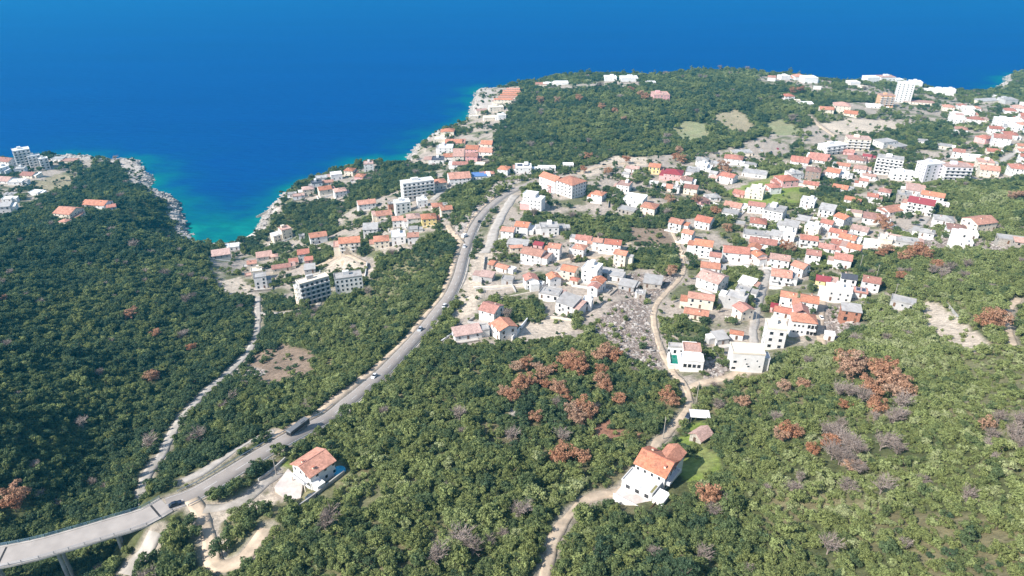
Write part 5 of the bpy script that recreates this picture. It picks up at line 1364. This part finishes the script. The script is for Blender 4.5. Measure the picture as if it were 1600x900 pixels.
vehicle('car', 1215, 233, (.3,.04,.04), 'red', 'red car standing in the pale town car park', 'car', 85)
vehicle('car', 1223, 503, (.55,.56,.58), 'silver', 'silver car parked in the lane beside the off-white three-storey block', 'car', 75)
vehicle('car', 1182, 470, (.03,.04,.06), 'dark_grey', 'dark car parked halfway along the concrete town lane', 'car', 80)
vehicle('car', 1283, 497, (.75,.76,.78), 'white', 'white car parked on the dusty yard track by the brick shell', 'car', 85)
vehicle('car', 700, 535, (.75,.76,.78), 'white', 'white car parked at the left end of the low pink-roofed building', 'car', 10)
vehicle('car', 830, 452, (.30,.32,.36), 'grey_blue', 'grey car parked on the village street by the long pale wall', 'car', 5)
vehicle('car', 1440, 345, (.03,.04,.06), 'dark_grey', 'dark car parked on the hill street below the crimson-roofed house', 'car', 20)
vehicle('car', 1400, 356, (.75,.76,.78), 'white', 'white car parked on the bend of the hill street', 'car', 10)
vehicle('van', 1075, 655, (.08,.08,.09), 'dark_grey', 'dark van parked on the dirt track beside the white canopy', 'van', 60)

# ------------------------------------------------------------------ poles, walls
def pole(px_, py_, h, label):
    p = hit(px_, py_); r = tag(empty('utility_pole', p, R(random.uniform(0, 180))), label, 'pole', None); r['group'] = 'wooden utility poles'
    b = MB(); b.tube((0, 0, -1), (0, 0, h), .17, .11, 8); link('shaft', b.mesh('shaft', [M_WOOD]), r)
    b = MB(); b.box(-.9, .9, -.06, .06, h - .5, h - .36); link('crossarm', b.mesh('crossarm', [M_WOOD]), r)
    KEEPOUT.append((p[0], p[1] - 1, 2.2))
for a in [(1036,686,9,'utility pole beside the dirt track above the two-part house'), (1088,628,9,'utility pole at the fork of the dirt track'), (1396,468,9,'utility pole by the grey concrete slab at the wood edge'), (1343,420,9,'utility pole behind the yellow house with crimson roof'),
          (1369,434,8,'utility pole behind the brown-roofed white house'), (787,322,9,'utility pole between main road and service road'), (1032,548,8,'utility pole beside the green pool villa'), (1180,505,8,'utility pole in the town lane by the cream block'), (757,470,8,'utility pole at the village junction with the main road'),
          (1010,312,9,'utility pole beside the grey walled terrace above the village'), (1242,268,9,'utility pole at the top of the upper street'), (1255,240,9,'utility pole at the edge of the dark tree patch in town'), (432,742,7,'utility pole between the road and the roadside house')]: pole(*a)
def wall(pxs, h, w, m, label, name='garden_wall'):
    p = smooth_path([hit(x, y) for x, y in pxs], 2.5); t = np.gradient(p[:, :2], axis=0); t /= np.linalg.norm(t, axis=1)[:, None]; nr = np.stack([-t[:, 1], t[:, 0]], 1)
    prof = [(-w/2, -1.2), (w/2, -1.2), (w/2, h), (-w/2, h)]; n = len(p)
    V = np.concatenate([np.stack([p[:, 0] + nr[:, 0]*a, p[:, 1] + nr[:, 1]*a, p[:, 2] + zz], 1) for a, zz in prof]); f = [[i*n+j, i*n+j+1, ((i+1) % 4)*n+j+1, ((i+1) % 4)*n+j] for i in range(4) for j in range(n-1)] + [[i*n for i in range(4)], [i*n+n-1 for i in range(4)][::-1]]
    tag(link(name, np_mesh(name, V, f, m)), label, 'wall', None, 'thing')
wall([(800,532),(812,517),(824,502)], 2.0, .5, WALL['white'], 'tall white boundary wall between the orange barn and the sandy lot')
wall([(824,502),(860,497),(898,502)], 1.0, .4, WALL['cream'], 'low pale wall along the back of the sandy lot')
wall([(682,540),(700,527),(720,514)], .9, .4, WALL['white'], 'low white wall along the yard facing the main road')
wall([(466,795),(490,778),(515,758),(538,740)], 1.3, .4, M_CONC, 'grey garden wall behind the roadside house and its pool')
wall([(404,752),(424,738),(446,718)], 1.0, .4, M_CONC, 'grey concrete wall along the vegetable bed by the main road')
wall([(1110,556),(1118,540),(1112,528),(1122,523)], 1.4, .4, WALL['white'], 'curved white wall left of the grey shed above the cube-like house')
wall([(740,450),(770,449),(800,447),(835,444)], 1.0, .4, WALL['cream'], 'long pale wall on the upper side of the village street')
wall([(752,476),(790,466),(830,458)], .9, .4, WALL['cream'], 'pale wall on the lower side of the village street')
wall([(752,445),(755,425),(758,402)], 1.6, .4, M_CONC, 'concrete wall along the gravel lay-by of the main road')
wall([(960,330),(985,345),(1010,340)], 1.5, .5, WALL['stone'], 'curved stone retaining wall below the large grey terrace')
wall([(950,325),(953,312),(968,304)], 1.8, .5, WALL['stone'], 'stone retaining wall at the left end of the large grey terrace')
wall([(1122,466),(1140,463),(1168,470)], .9, .35, WALL['white'], 'low white wall around the garden of the red-roofed cottage')
wall([(1128,416),(1150,414),(1172,419)], 1.0, .4, WALL['white'], 'low white wall in front of the long two-tier house')
wall([(400,268+72),(420,330),(440,322)], 1.2, .5, WALL['stone'], 'stone sea wall above the rocks of the cove')
wall([(1182,402),(1215,404),(1250,406)], 1.0, .3, M_METAL, 'long grey fence behind the joined red-roofed cottages', 'fence')
wall([(574,412),(572,425),(570,436)], 1.6, .4, WALL['white'], 'white wall at the right edge of the ochre terrace above the new block')
wall([(1455,700/2+120),(1475,472),(1500,500)], .8, .3, M_CONC, 'low concrete wall at the edge of the bare sandy slope')

for wp, hw_, wc_, px_, py_ in PLOTS:
    p = np.array([(x_, y_, float(ground(x_, y_))) for x_, y_ in wp]); t = np.gradient(p[:, :2], axis=0); t /= np.linalg.norm(t, axis=1)[:, None]; nr = np.stack([-t[:, 1], t[:, 0]], 1)
    prof = [(-.16, -1.2), (.16, -1.2), (.16, hw_), (-.16, hw_)]; n = len(p)
    V = np.concatenate([np.stack([p[:, 0] + nr[:, 0]*a, p[:, 1] + nr[:, 1]*a, p[:, 2] + zz], 1) for a, zz in prof]); f = [[i*n+j, i*n+j+1, ((i+1) % 4)*n+j+1, ((i+1) % 4)*n+j] for i in range(4) for j in range(n-1)] + [[i*n for i in range(4)], [i*n+n-1 for i in range(4)][::-1]]
    LABELS.append((tag(link('plot_wall', np_mesh('plot_wall', V, f, WALL[wc_])), 'x', 'wall', None, 'thing'), px_, py_, f'low {wc_} plot wall before a house'))
# ochre yard terrace above the new apartment block
ps = [hit(x, y) for x, y in [(538,432),(533,410),(560,399),(572,430)]]; z = min(q[2] for q in ps) + .9; b = MB(); b.prism([(q[0], q[1]) for q in ps], z - 4, z)
tag(link('yard_terrace', b.mesh('yard_terrace', [mat('ochre_paving', (.58,.42,.28), .9, .1, .1, .4)])), None, None, None, 'structure')
# grey parking slabs of the service road
# ------------------------------------------------------------------ brown oaks and single trees, where the photograph shows them
TREE_ROOM, TREES = [], []
BROWN = '''808 582 1.0;822 578 1.1;838 580 .9;790 622 1.1;800 628 1.0;814 612 1.3;826 606 1.2;842 598 1.0;852 592 1.1;862 586 .9;884 572 1.4;898 576 1.5;905 588 1.2;890 584 1.0;850 608 .9;872 616 1.1;880 620 .9;938 566 1.3;950 562 1.4;962 570 1.2;938 588 1.0;
938 606 1.2;946 612 1.0;895 655 1.2;908 648 1.3;918 655 1.1;905 664 1.0;838 662 .9;968 632 1.0;880 718 1.2;872 722 .9;908 726 1.0;884 632 .8;1040 628 1.1;1048 636 1.0;1158 637 1.0;1104 788 1.1;1318 580 1.4;1330 586 1.6;1322 594 1.3;1342 578 1.0;1368 592 1.3;1382 600 1.5;1376 612 1.2;1398 614 1.3;1396 628 1.3;1410 624 1.1;1368 646 1.0;1352 612 1.2;1360 626 1.1;1230 686 1.1;1220 690 .9;1244 682 .8;1252 608 .9;1222 612 1.0;1318 640 .7;1268 710 .8;1330 738 .9;1538 672 .8;1296 702 1.0;
1424 404 1.6;1436 400 1.5;1412 410 1.4;1446 408 1.2;1406 438 1.1;1384 398 1.3;1376 402 1.1;1374 356 1.7;1382 362 1.3;1462 422 1.2;1590 312 1.4;1580 314 1.2;1545 515 1.6;1556 512 1.5;1535 516 1.3;1372 450 .8;
208 498 1.2;200 500 .9;246 528 1.1;300 548 .9;243 594 1.0;238 598 1.1;32 788 1.4;26 800 1.0;8 472 .8;
1060 240 1.2;1064 256 1.4;1055 252 1.2;978 256 1.2;1046 318 1.3;1086 318 1.3;1128 268 1.5;1136 272 1.2;1076 288 1.2;1118 336 1.3;1135 362 1.2;1225 392 1.4;1235 396 1.2;950 275 1.2;912 270 1.0;1050 425 1.0;1048 432 1.2;
845 162 1.4;905 160 1.3;1008 158 1.3;940 172 1.2;960 178 1.1;1250 146 1.3;1238 148 1.2;870 162 1.1;918 250 1.2;985 144 1.1;1000 152 1.2;975 190 1.0'''
for it in BROWN.replace('\n', '').split(';'):
    x, y, s = map(float, it.split()); TREES.append(('brown', x, y, s))
GARDEN = '''437 712 1.5;420 660 1.2;545 652 1.4;340 782 1.5;352 776 1.3;368 770 1.3;300 822 1.0;344 868 1.2;355 862 1.1;306 838 1.1;1250 490 1.4;1262 486 1.3;1268 492 1.1;1098 508 1.3;1104 505 1.2;1128 575 1.3;1140 505 1.2;1148 508 1.1;1190 486 1.2;1268 440 1.3;1272 436 1.2;1258 338 1.7;1248 336 1.5;1240 340 1.4;848 378 1.2;870 320 1.3;861 325 1.4;890 325 1.2;440 300 1.0;
380 378 1.5;376 382 1.3;448 395 1.6;466 392 1.6;558 338 1.5;566 336 1.3;546 352 1.4;500 360 1.3;505 460 1.2;1368 322 1.6;1362 330 1.5;1396 318 1.7;1402 326 1.4;1336 356 1.3;1370 204 1.7;1438 204 2.0;1470 200 2.0;1456 206 1.7;1500 212 1.6;1510 190 1.5;1556 176 1.7;1570 172 1.6;1564 262 1.6;1575 258 1.3;1430 352 1.2;1452 338 1.3;1108 402 1.4;1082 408 1.3;1076 404 1.2;1350 212 1.4;1324 180 1.3;1345 184 1.2;995 272 1.3;1010 276 1.3;960 262 1.6;1000 300 1.6;1020 296 1.4;1046 290 1.2;742 300 1.3;672 305 1.3;785 402 .9;1128 535 1.1;1122 552 1.2;1310 424 1.1;1278 412 1.1'''
for it in GARDEN.replace('\n', '').split(';'):
    x, y, s = map(float, it.split()); TREES.append(('green', x, y, s))
for x, y, s in [(1402,303,1.0),(1396,312,.9),(1384,316,1.0),(1028,252,.9),(1440,214,.9)]: TREES.append(('cypress', x, y, s))
for x, y, s in [(1095,880,1.1),(738,868,1.2),(1120,640,1.1),(1375,772,1.3),(1292,866,1.3),(870,635,1.0),(800,690,1.3),(880,690,1.2),(718,656,1.3),(1400,660,1.2),(1390,664,1.1),(1325,622,1.3),(1310,620,1.2),(1480,428,1.6),(1455,430,1.5),(1470,436,1.4),(1510,420,1.3),(285,530,1.2),(290,526,1.1),(130,668,1.2),(560,530,1.2),(575,462,1.3)] + [(1290 + (k * 37) % 50, 682 + (k * 23) % 62, 1.15 + .1 * (k % 4)) for k in range(11)] + [(1375, 704, 1.2), (1390, 700, 1.1), (1400, 712, 1.0), (1590, 670, 1.3), (1580, 690, 1.2), (1594, 710, 1.3), (1345, 630, 1.4), (1405, 640, 1.3), (1210, 660, 1.0)]: TREES.append(('grey', x, y, s))
def tree(kind, x, y, s):
    g = random.Random(int(x * 31 + y)); p = hit(x, y); d = depth(p)
    far = max(1.0, d / 430) ** .6
    par = {'brown': BR, 'green': EV, 'cypress': CY}.get(kind)
    r = tag(empty({'brown': 'brown_tree', 'green': 'garden_tree', 'cypress': 'cypress_tree', 'grey': 'bare_tree'}[kind], (p[0], p[1], float(ground(p[0], p[1]))), g.uniform(0, 6.28)), 'x', 'tree')
    sc = s * far * (1.12 if 1300 < x < 1420 and 570 < y < 650 else 1) * {'brown': 1.2, 'green': 1.1}.get(kind, 1.0)
    if kind == 'grey':
        o = link('branches', TWM[g.randrange(3)], r); o.scale = (sc, sc, sc); o['tint'] = g.random()
        if x not in (1095, 738, 1375, 1292):
            o = link('crown', GT[g.randrange(2)][0], r); o.scale = (sc, sc, sc); o['tint'] = g.random()
    else:
        c, t = par[g.randrange(len(par))]; v = (sc * g.uniform(.92, 1.1), sc * g.uniform(.92, 1.1), sc * g.uniform(.85, 1.1) * (.9 if kind == 'brown' else 1))
        o = link('crown', c, r); o.scale = v; o['tint'] = g.random() if kind == 'brown' else g.uniform(.02, .45) if kind == 'green' else .05
        o = link('trunk', t, r); o.scale = v
    TREE_ROOM.append((p[0], p[1] - (.6 if kind != 'cypress' else 0), 2.5 * sc if kind != 'cypress' else 1.5))
    LABELS.append((r, x, y, {'brown': 'rust-brown withered oak', 'green': 'dark round green tree', 'cypress': 'slim dark cypress tree', 'grey': 'bare grey-twigged tree'}[kind]))
for t in TREES: tree(*t)

# ------------------------------------------------------------------ labels: the look, then the nearest landmark, then the place among look-alikes
MARK = [(30,285,'on the left headland'), (20,345,'at the foot of the headland'), (60,300,'below the headland hotel'), (110,275,'right of the headland hotel'), (130,330,'alone in the left-hand wood'), (560,265,'on the shore beyond the cove'), (505,290,'on the rocky cove shore'), (475,310,'above the cove rocks'), (600,320,'left of the balcony hotel'),
  (640,350,'below the long balcony hotel'), (660,335,'under the balcony hotel'), (690,355,'by the dirt lane below the hotel'), (545,390,'above the ochre terrace'), (490,380,'in the cove valley'), (440,380,'behind the cove beach'), (360,400,'at the cove beach'), (410,420,'in the cove hamlet'), (480,410,'in the cove hamlet orchard'), (415,455,'by the cove car park'), (500,440,'beside the five-storey block'),
  (715,275,'right of the balcony hotel'), (800,265,'behind the rock cutting'), (850,262,'behind the L-shaped hotel'), (870,290,'beside the L-shaped hotel'), (930,305,'right of the L-shaped hotel'), (815,365,'beside the service road'), (870,375,'above the village lane'), (840,400,'in the upper village'), (940,385,'in the village row'), (960,400,'at the village row end'), (780,415,'by the gravel lay-by'), (830,435,'on the village street'), (870,435,'in the middle village'), (930,440,'in the lower village'), (950,425,'beside the ruined sheds'), (880,480,'above the sandy lot'), (780,505,'below the village street'), (740,520,'facing the main road curve'),
  (975,260,'on the crest road'), (1030,285,'below the crest road'), (1000,320,'by the large grey terrace'), (1085,275,'in the old town top'), (1130,285,'in the upper old town'), (1150,250,'by the town car park'), (1200,290,'on the upper street'), (1230,300,'beside the meadow in town'), (1260,275,'beside the dark thicket'), (1100,330,'in the old town heart'), (1060,360,'by the upper dirt track'), (1100,370,'beside the brown garden trees'), (1150,330,'below the old town heart'), (1175,350,'behind the tall grey-roofed house'), (1200,365,'right of the two-tier hip roof'), (1225,375,'in the crowded lane'), (1255,345,'below the town meadow'), (1300,345,'on the hill street start'), (1320,365,'in the dense red-roof quarter'), (1340,395,'in the lower red-roof quarter'), (1290,385,'in the central red-roof quarter'), (1090,405,'above the track fork'), (1150,405,'behind the walled thicket'), (1180,410,'at the lane corner'), (1220,420,'above the lane orchard'), (1260,425,'by the long grey fence'),
  (1090,455,'beside the dirt track curve'), (1010,455,'in the ruined lot'), (1090,495,'above the pool villa'), (1150,480,'left of the town lane'), (1155,505,'above the cube-like house'), (1220,480,'right of the town lane'), (1260,480,'behind the balcony cross-roof house'), (1225,440,'at the lane bend'), (1285,450,'beside the yellow house'), (1320,470,'at the wood edge'), (1325,505,'in the rubble yard'), (1355,450,'by the solar-roofed cottage'), (1410,480,'at the bare sandy slope'),
  (1215,125,'on the far cape ridge'), (1260,127,'at the far cape end'), (1340,132,'on the far shore skyline'), (1385,128,'behind the tower block'), (1430,135,'right of the tower block'), (1475,145,'on the far right shore'), (1370,165,'left of the tower block'), (1310,175,'by the pale hilltop clearing'), (1240,160,'in the far wood'), (1440,165,'below the tower block'), (1490,180,'in the far right quarter'), (1510,195,'in the far right hamlet'), (1555,165,'by the far right road'), (1580,180,'at the far right edge'), (1500,215,'above the tall dark trees'), (1550,215,'on the right-hand rise'), (1575,200,'at the right edge row'), (1590,245,'at the right edge'), (1540,240,'behind the lilac blocks'), (1500,250,'right of the lilac blocks'), (1540,275,'below the right-hand street'), (1330,250,'by the concrete shell'), (1280,250,'above the dark thicket'), (1345,265,'below the concrete shell'), (1310,275,'in the orange-roof row'), (1380,235,'behind the terraced hotel'), (1440,230,'above the lilac blocks'), (1360,315,'by the cypress trees'), (1330,320,'left of the cypress trees'), (1380,310,'between the cypress trees'), (1425,315,'at the upper right wood'), (1450,320,'by the crimson roof'), (1395,335,'on the hill street'), (1360,350,'below the hill street'), (1480,350,'at the right hill end'), (1520,360,'by the pale rubble'), (1575,385,'on the rubble ridge'), (1410,385,'above the brown oak clump'), (1470,345,'below the crimson roof'),
  (705,215,'in the cape hamlet'), (680,240,'on the cape hamlet shore'), (720,240,'in the lower cape hamlet'), (755,235,'at the cape hamlet wood'), (760,180,'below the cape terraces'), (745,185,'on the cape rocks'), (855,135,'on the cape shoreline'), (950,128,'on the cape skyline'), (1030,155,'in the cape wood'), (770,150,'on the cape'), (890,260,'behind the orange hotel'),
  (800,620,'by the white rock outcrop'), (830,590,'in the big brown oak clump'), (890,580,'at the top of the brown clump'), (945,575,'below the stony lot'), (905,655,'above the red earth patch'), (960,635,'right of the red earth patch'), (885,720,'left of the two-part house'), (1045,630,'below the track fork'), (1155,635,'right of the white canopy'), (1104,788,'right below the two-part house'), (1325,590,'at the left of the brown stand'), (1385,605,'in the middle brown stand'), (1400,630,'in the lower brown stand'), (1235,690,'in the right-hand wood'), (1240,610,'below the cube-like house'), (1300,700,'in the pale scrub'), (1425,405,'in the hillside brown clump'), (1375,360,'by the hill street'), (1585,312,'on the right-hand hill'), (1545,515,'by the meadow path'), (205,500,'in the left cove wood'), (246,560,'in the left gully wood'), (30,790,'above the bridge'), (870,165,'on the wooded cape'), (980,155,'on the cape top'), (1245,147,'on the far ridge'), (940,175,'in the cape valley'), (437,712,'between road and roadside house'), (545,652,'beside the coach'), (350,775,'by the farm drive'), (330,850,'on the farm track'), (1100,880,'in the near wood right of the track'), (740,868,'in the near wood'), (1380,770,'in the near right scrub'), (1290,866,'in the near right wood'), (1470,430,'right of the hillside brown clump'), (560,530,'in the wood left of the road'), (800,690,'in the middle wood')]
MK = np.array([(a, b) for a, b, _ in MARK], float)
def ordinal(i, n, a='left', b='right'):
    if n == 2: return (f'{a} one', f'{b} one')[i]
    if i == 0: return f'{a}most of {["","","","three","four","five","six","seven","eight","nine","ten"][n] if n < 11 else "many"}'
    if i == n - 1: return f'{b}most of {["","","","three","four","five","six","seven","eight","nine","ten"][n] if n < 11 else "many"}'
    names = ['', 'second', 'third', 'fourth', 'fifth', 'sixth', 'seventh', 'eighth', 'ninth', 'tenth', 'eleventh', 'twelfth']
    return f'{names[i]} from {a}' if i <= (n - 1) / 2 else f'{names[n - 1 - i]} from {b}'
by = {}
for r, x, y, lk in LABELS:
    k = int(np.argmin((MK[:, 0] - x) ** 2 + ((MK[:, 1] - y) * 1.6) ** 2)); by.setdefault(f'{lk} {MARK[k][2]}', []).append((x, y, r))
for t, mem in by.items():
    mem.sort(key=lambda m: (m[0], m[1])); n = len(mem)
    for i, (x, y, r) in enumerate(mem): r['label'] = t if n == 1 else f'{t}, {ordinal(i, n)}'
for r, x, y, lk in LABELS:
    st = r.name.split('.')[0]
    r['group'] = {'house': 'houses of the coastal town', 'shed': 'sheds and outbuildings', 'unfinished_house': 'unfinished houses', 'terrace_house': 'terraces on the cape', 'plot_wall': 'plot walls in the town', 'brown_tree': 'withered brown oaks', 'garden_tree': 'trees among the houses', 'cypress_tree': 'cypress trees', 'bare_tree': 'bare grey trees'}.get(st, st)
# ------------------------------------------------------------------ the woods
HP = np.array([(h[0], h[1], h[2]) for h in HOUSES]) if HOUSES else np.zeros((0, 3))     # x, y, radius
rows_ = []
for low_, q_ in ((0, 1.0), (1, .80)):          # tree layer and shrub layer
    y = 30.0
    while y < 1480:
        s = (2.2 if y < 420 else (2.8 if y < 700 else 3.8)) * q_
        if low_ and y > 560: break
        xs = np.arange(-(y + OFF) * .92 - 20, (y + OFF) * .92 + 20, s)
        rows_.append(np.stack([xs + RNG.uniform(-.48, .48, len(xs)) * s, y + RNG.uniform(-.5, .5, len(xs)) * s, np.full(len(xs), s / q_), np.full(len(xs), low_)], 1)); y += s * .9
C_ = np.concatenate(rows_)
cx, cy, cs, cl = C_.T; cl = cl > .5
cz = ground(cx, cy); px, py, pd = pix(cx, cy, cz)
free, twn, grn, sdv, rd = glook(FREE, cx, cy), glook(TOWNM, cx, cy), glook(GREENM, cx, cy), glook(SD, cx, cy), glook(ROADD, cx, cy)
clu = fbm(cx, cy, 22, 81, 3); fine = fbm(cx, cy, 7, 83, 2); u = RNG.uniform(0, 1, len(cx))
prob = np.where(cl, np.where(fine < .33, .95, .5), np.where(fine < .27, .25, .92))                     # small glades
gl_ = (fbm(cx, cy, 30, 87, 3) > .60) & (px > 480) & (py > 480); prob = np.where(gl_, np.where(cl, .5, .45), prob)      # dry open patches
prob = np.where(twn, np.where(grn, .9, np.clip((clu - .53) * 6, .03, .65) * np.where(cl, .6, 1)), prob)
prob = np.where(free > 0, np.minimum(prob, 1 - free), prob)
keep = (u < prob) & (sdv > 2.5) & (px > -190) & (px < 1790) & (py > 60) & (py < 1060)
keep &= rd > np.where(cl, 1.0, 2.2)
md, mp_ = seg_dist(cx, cy, ml[k0 + 4:len(ml) - 30:4]); mi_ = np.clip(mp_.astype(int) * 4 + k0 + 4, 0, len(ml) - 2); mt = ml[mi_ + 1] - ml[mi_]
leftside = (mt[:, 0] * (cy - ml[mi_, 1]) - mt[:, 1] * (cx - ml[mi_, 0])) > 0
keep &= md > np.where(leftside, 8.0, 5.4) - 1.2 * cl
# the bridge deck keeps the trees low beneath it
bd, _ = seg_dist(cx, cy, bridge_path[:, :2]); under = bd < 7.0
keep &= ~(under & (cz > BRIDGE_Z - 8))
for a in range(0, len(HP), 40):
    hp = HP[a:a + 40]
    dx, dy = cx[:, None] - hp[:, 0], cy[:, None] - hp[:, 1]
    keep &= ~((np.abs(dx) < hp[:, 2] + .6) & (dy < hp[:, 2] + .6) & (dy > -hp[:, 2] - 3.2)).any(1)
for (x0, y0, r0) in KEEPOUT: keep &= np.hypot(cx - x0, cy - y0) > r0
cx, cy, cs, cl, cz, px, py, pd, twn, free, clu, fine = [a[keep] for a in (cx, cy, cs, cl, cz, px, py, pd, twn, free, clu, fine)]
n = len(cx)
# hue of each crown: left slope's shade painted in as a darker tint, lighter maquis on the right and near side
base = np.interp(px, [-100, 250, 600, 1000, 1300, 1600], [.20, .24, .38, .44, .52, .58]) + np.interp(py, [120, 300, 500, 900], [-.12, -.08, 0, .06])
tint = base + (fbm(cx, cy, 45, 91, 3) - .5) * .75 + (fbm(cx, cy, 14, 93, 2) - .5) * .35 + RNG.normal(0, .19, n)
tint = np.where(RNG.uniform(0, 1, n) < .05, tint + .3, tint); tint = np.clip(tint, 0, 1)
sz = np.clip(RNG.lognormal(-.16, .36, n), .42, 1.75) * (cs / 2.5) ** .75 * (.78 + .42 * clu / .5 * .5)
sz = np.where(twn, sz * .92, sz); sz = np.where((px > 1150) & (py > 560), sz * .82, sz)
low = cl | (RNG.uniform(0, 1, n) < np.where(free > .1, .7, .06))
vi = RNG.choice(7, n, p=[.17, .17, .17, .17, .14, .06, .12]); vi = np.where(low, RNG.integers(7, 9, n), vi)
gp = .003 + .014 * (fbm(cx, cy, 40, 95, 2) > .60) + .010 * ((px > 1250) & (py > 600))
grey = RNG.uniform(0, 1, n) < gp
vi = np.where(grey & ~low, RNG.integers(9, 11, n), vi)
tint = np.where(vi >= 9, RNG.uniform(0, 1, n), tint)
scl = np.stack([sz * RNG.uniform(.85, 1.2, n), sz * RNG.uniform(.85, 1.2, n), sz * RNG.uniform(.75, 1.25, n)], 1)
scl[vi == 7] *= 1.2; scl[vi == 8] *= 1.2
rz = RNG.uniform(0, 6.28, n)
# brown and isolated trees stand where the photograph has them: clear room for them
for (x0, y0, r0) in TREE_ROOM:
    k = np.hypot(cx - x0, cy - y0) > r0
    cx, cy, cz, px, py, pd, vi, scl, rz, tint = [a[k] for a in (cx, cy, cz, px, py, pd, vi, scl, rz, tint)]
n = len(cx)
ev = np.where((vi < 7) & (px > 10) & (px < 1590) & (py < 885) & (py > 150))[0]
ev = ev[np.argsort(-(scl[ev, 0] * scl[ev, 2]) ** .5 / pd[ev])][:285]
single = np.zeros(n, bool); single[ev] = True
ZONES = [(lambda x, y: x < 330, 'dense evergreen tree in the gully scrub beside and below the road bridge', 'evergreen trees by the road bridge'),
         (lambda x, y: x < 560, 'dense evergreen tree on the slope below the orange-roofed roadside house', 'evergreen trees below the roadside house'),
         (lambda x, y: x < 860, 'dense evergreen tree of the wood between roadside house and dirt track', 'evergreen trees left of the dirt track'),
         (lambda x, y: x < 1200, 'dense evergreen tree on the slope just below the two-part house', 'evergreen trees below the two-part house'),
         (lambda x, y: True, 'light green maquis tree on the near hillside right of the dirt track', 'maquis trees on the near hillside')]
for i in ev:
    lab, grp = next((l, g) for f, l, g in ZONES if f(px[i], py[i]))
    e = tag(empty('evergreen_tree', (cx[i], cy[i], cz[i]), rz[i]), lab, 'tree', grp)
    c, t = EV[vi[i]]
    o = link('crown', c, e); o.scale = scl[i]; o['tint'] = float(tint[i])
    o = link('trunk', t, e); o.scale = scl[i]
m = ~single
scatter('woodland', np.stack([cx, cy, cz], 1)[m], vi[m], scl[m], rz[m], tint[m], [list(p) for p in EV] + [list(p) for p in SH] + [list(p) for p in GT], 'unbroken evergreen maquis wood covering the slopes down to the sea')
print('TREES', n)

# ------------------------------------------------------------------ loose stones: shore rocks and the stony lot
def rnd_in(cond, cnt, y0, y1, uf=.9):
    out = []
    while len(out) < cnt:
        yy = RNG.uniform(y0, y1, 4000); xx = RNG.uniform(-uf, uf, 4000) * (yy + OFF)
        k = cond(xx, yy); out += list(zip(xx[k], yy[k]))
    return np.array(out[:cnt])
q = rnd_in(lambda x, y: (glook(SD, x, y) > -3.0) & (glook(SD, x, y) < 7 + 16 * (fbm(x, y, 26, 41) - .35)) & (glook(bm, x, y) < .3), 3600, 500, 1330)
k = len(q); s = RNG.lognormal(.45, .45, k)
scatter('shore_rocks', np.stack([q[:, 0], q[:, 1], np.maximum(ground(q[:, 0], q[:, 1]), -.3)], 1), RNG.integers(0, 3, k), np.stack([s * RNG.uniform(.7, 1.4, k), s, s * RNG.uniform(.5, 1, k)], 1), RNG.uniform(0, 6.28, k), np.zeros(k), [[rock_mesh(j, ROCKM)] for j in range(3)], 'pale limestone rocks along the water line')
rub = [p for kk, p in PATCH if kk in ('rubble', 'rock')]
def in_rub(x, y):
    a, b_, _ = pix(x, y, ground(x, y)); r = np.zeros(len(x), bool)
    for p in rub: r |= in_poly(a, b_, p)
    return r & (b_ > 262) & (glook(ROADD, x, y) > .5)
q = rnd_in(in_rub, 8500, 120, 700)
k = len(q); s = RNG.lognormal(-.55, .5, k)
scatter('rubble', np.stack([q[:, 0], q[:, 1], ground(q[:, 0], q[:, 1])], 1), RNG.integers(0, 3, k), np.stack([s * RNG.uniform(.7, 1.4, k), s, s * RNG.uniform(.6, 1, k)], 1), RNG.uniform(0, 6.28, k), np.zeros(k), [[rock_mesh(j + 5, RUBM if j else ROCKM)] for j in range(3)], 'pale broken stones lying over the bare lots and cuttings')
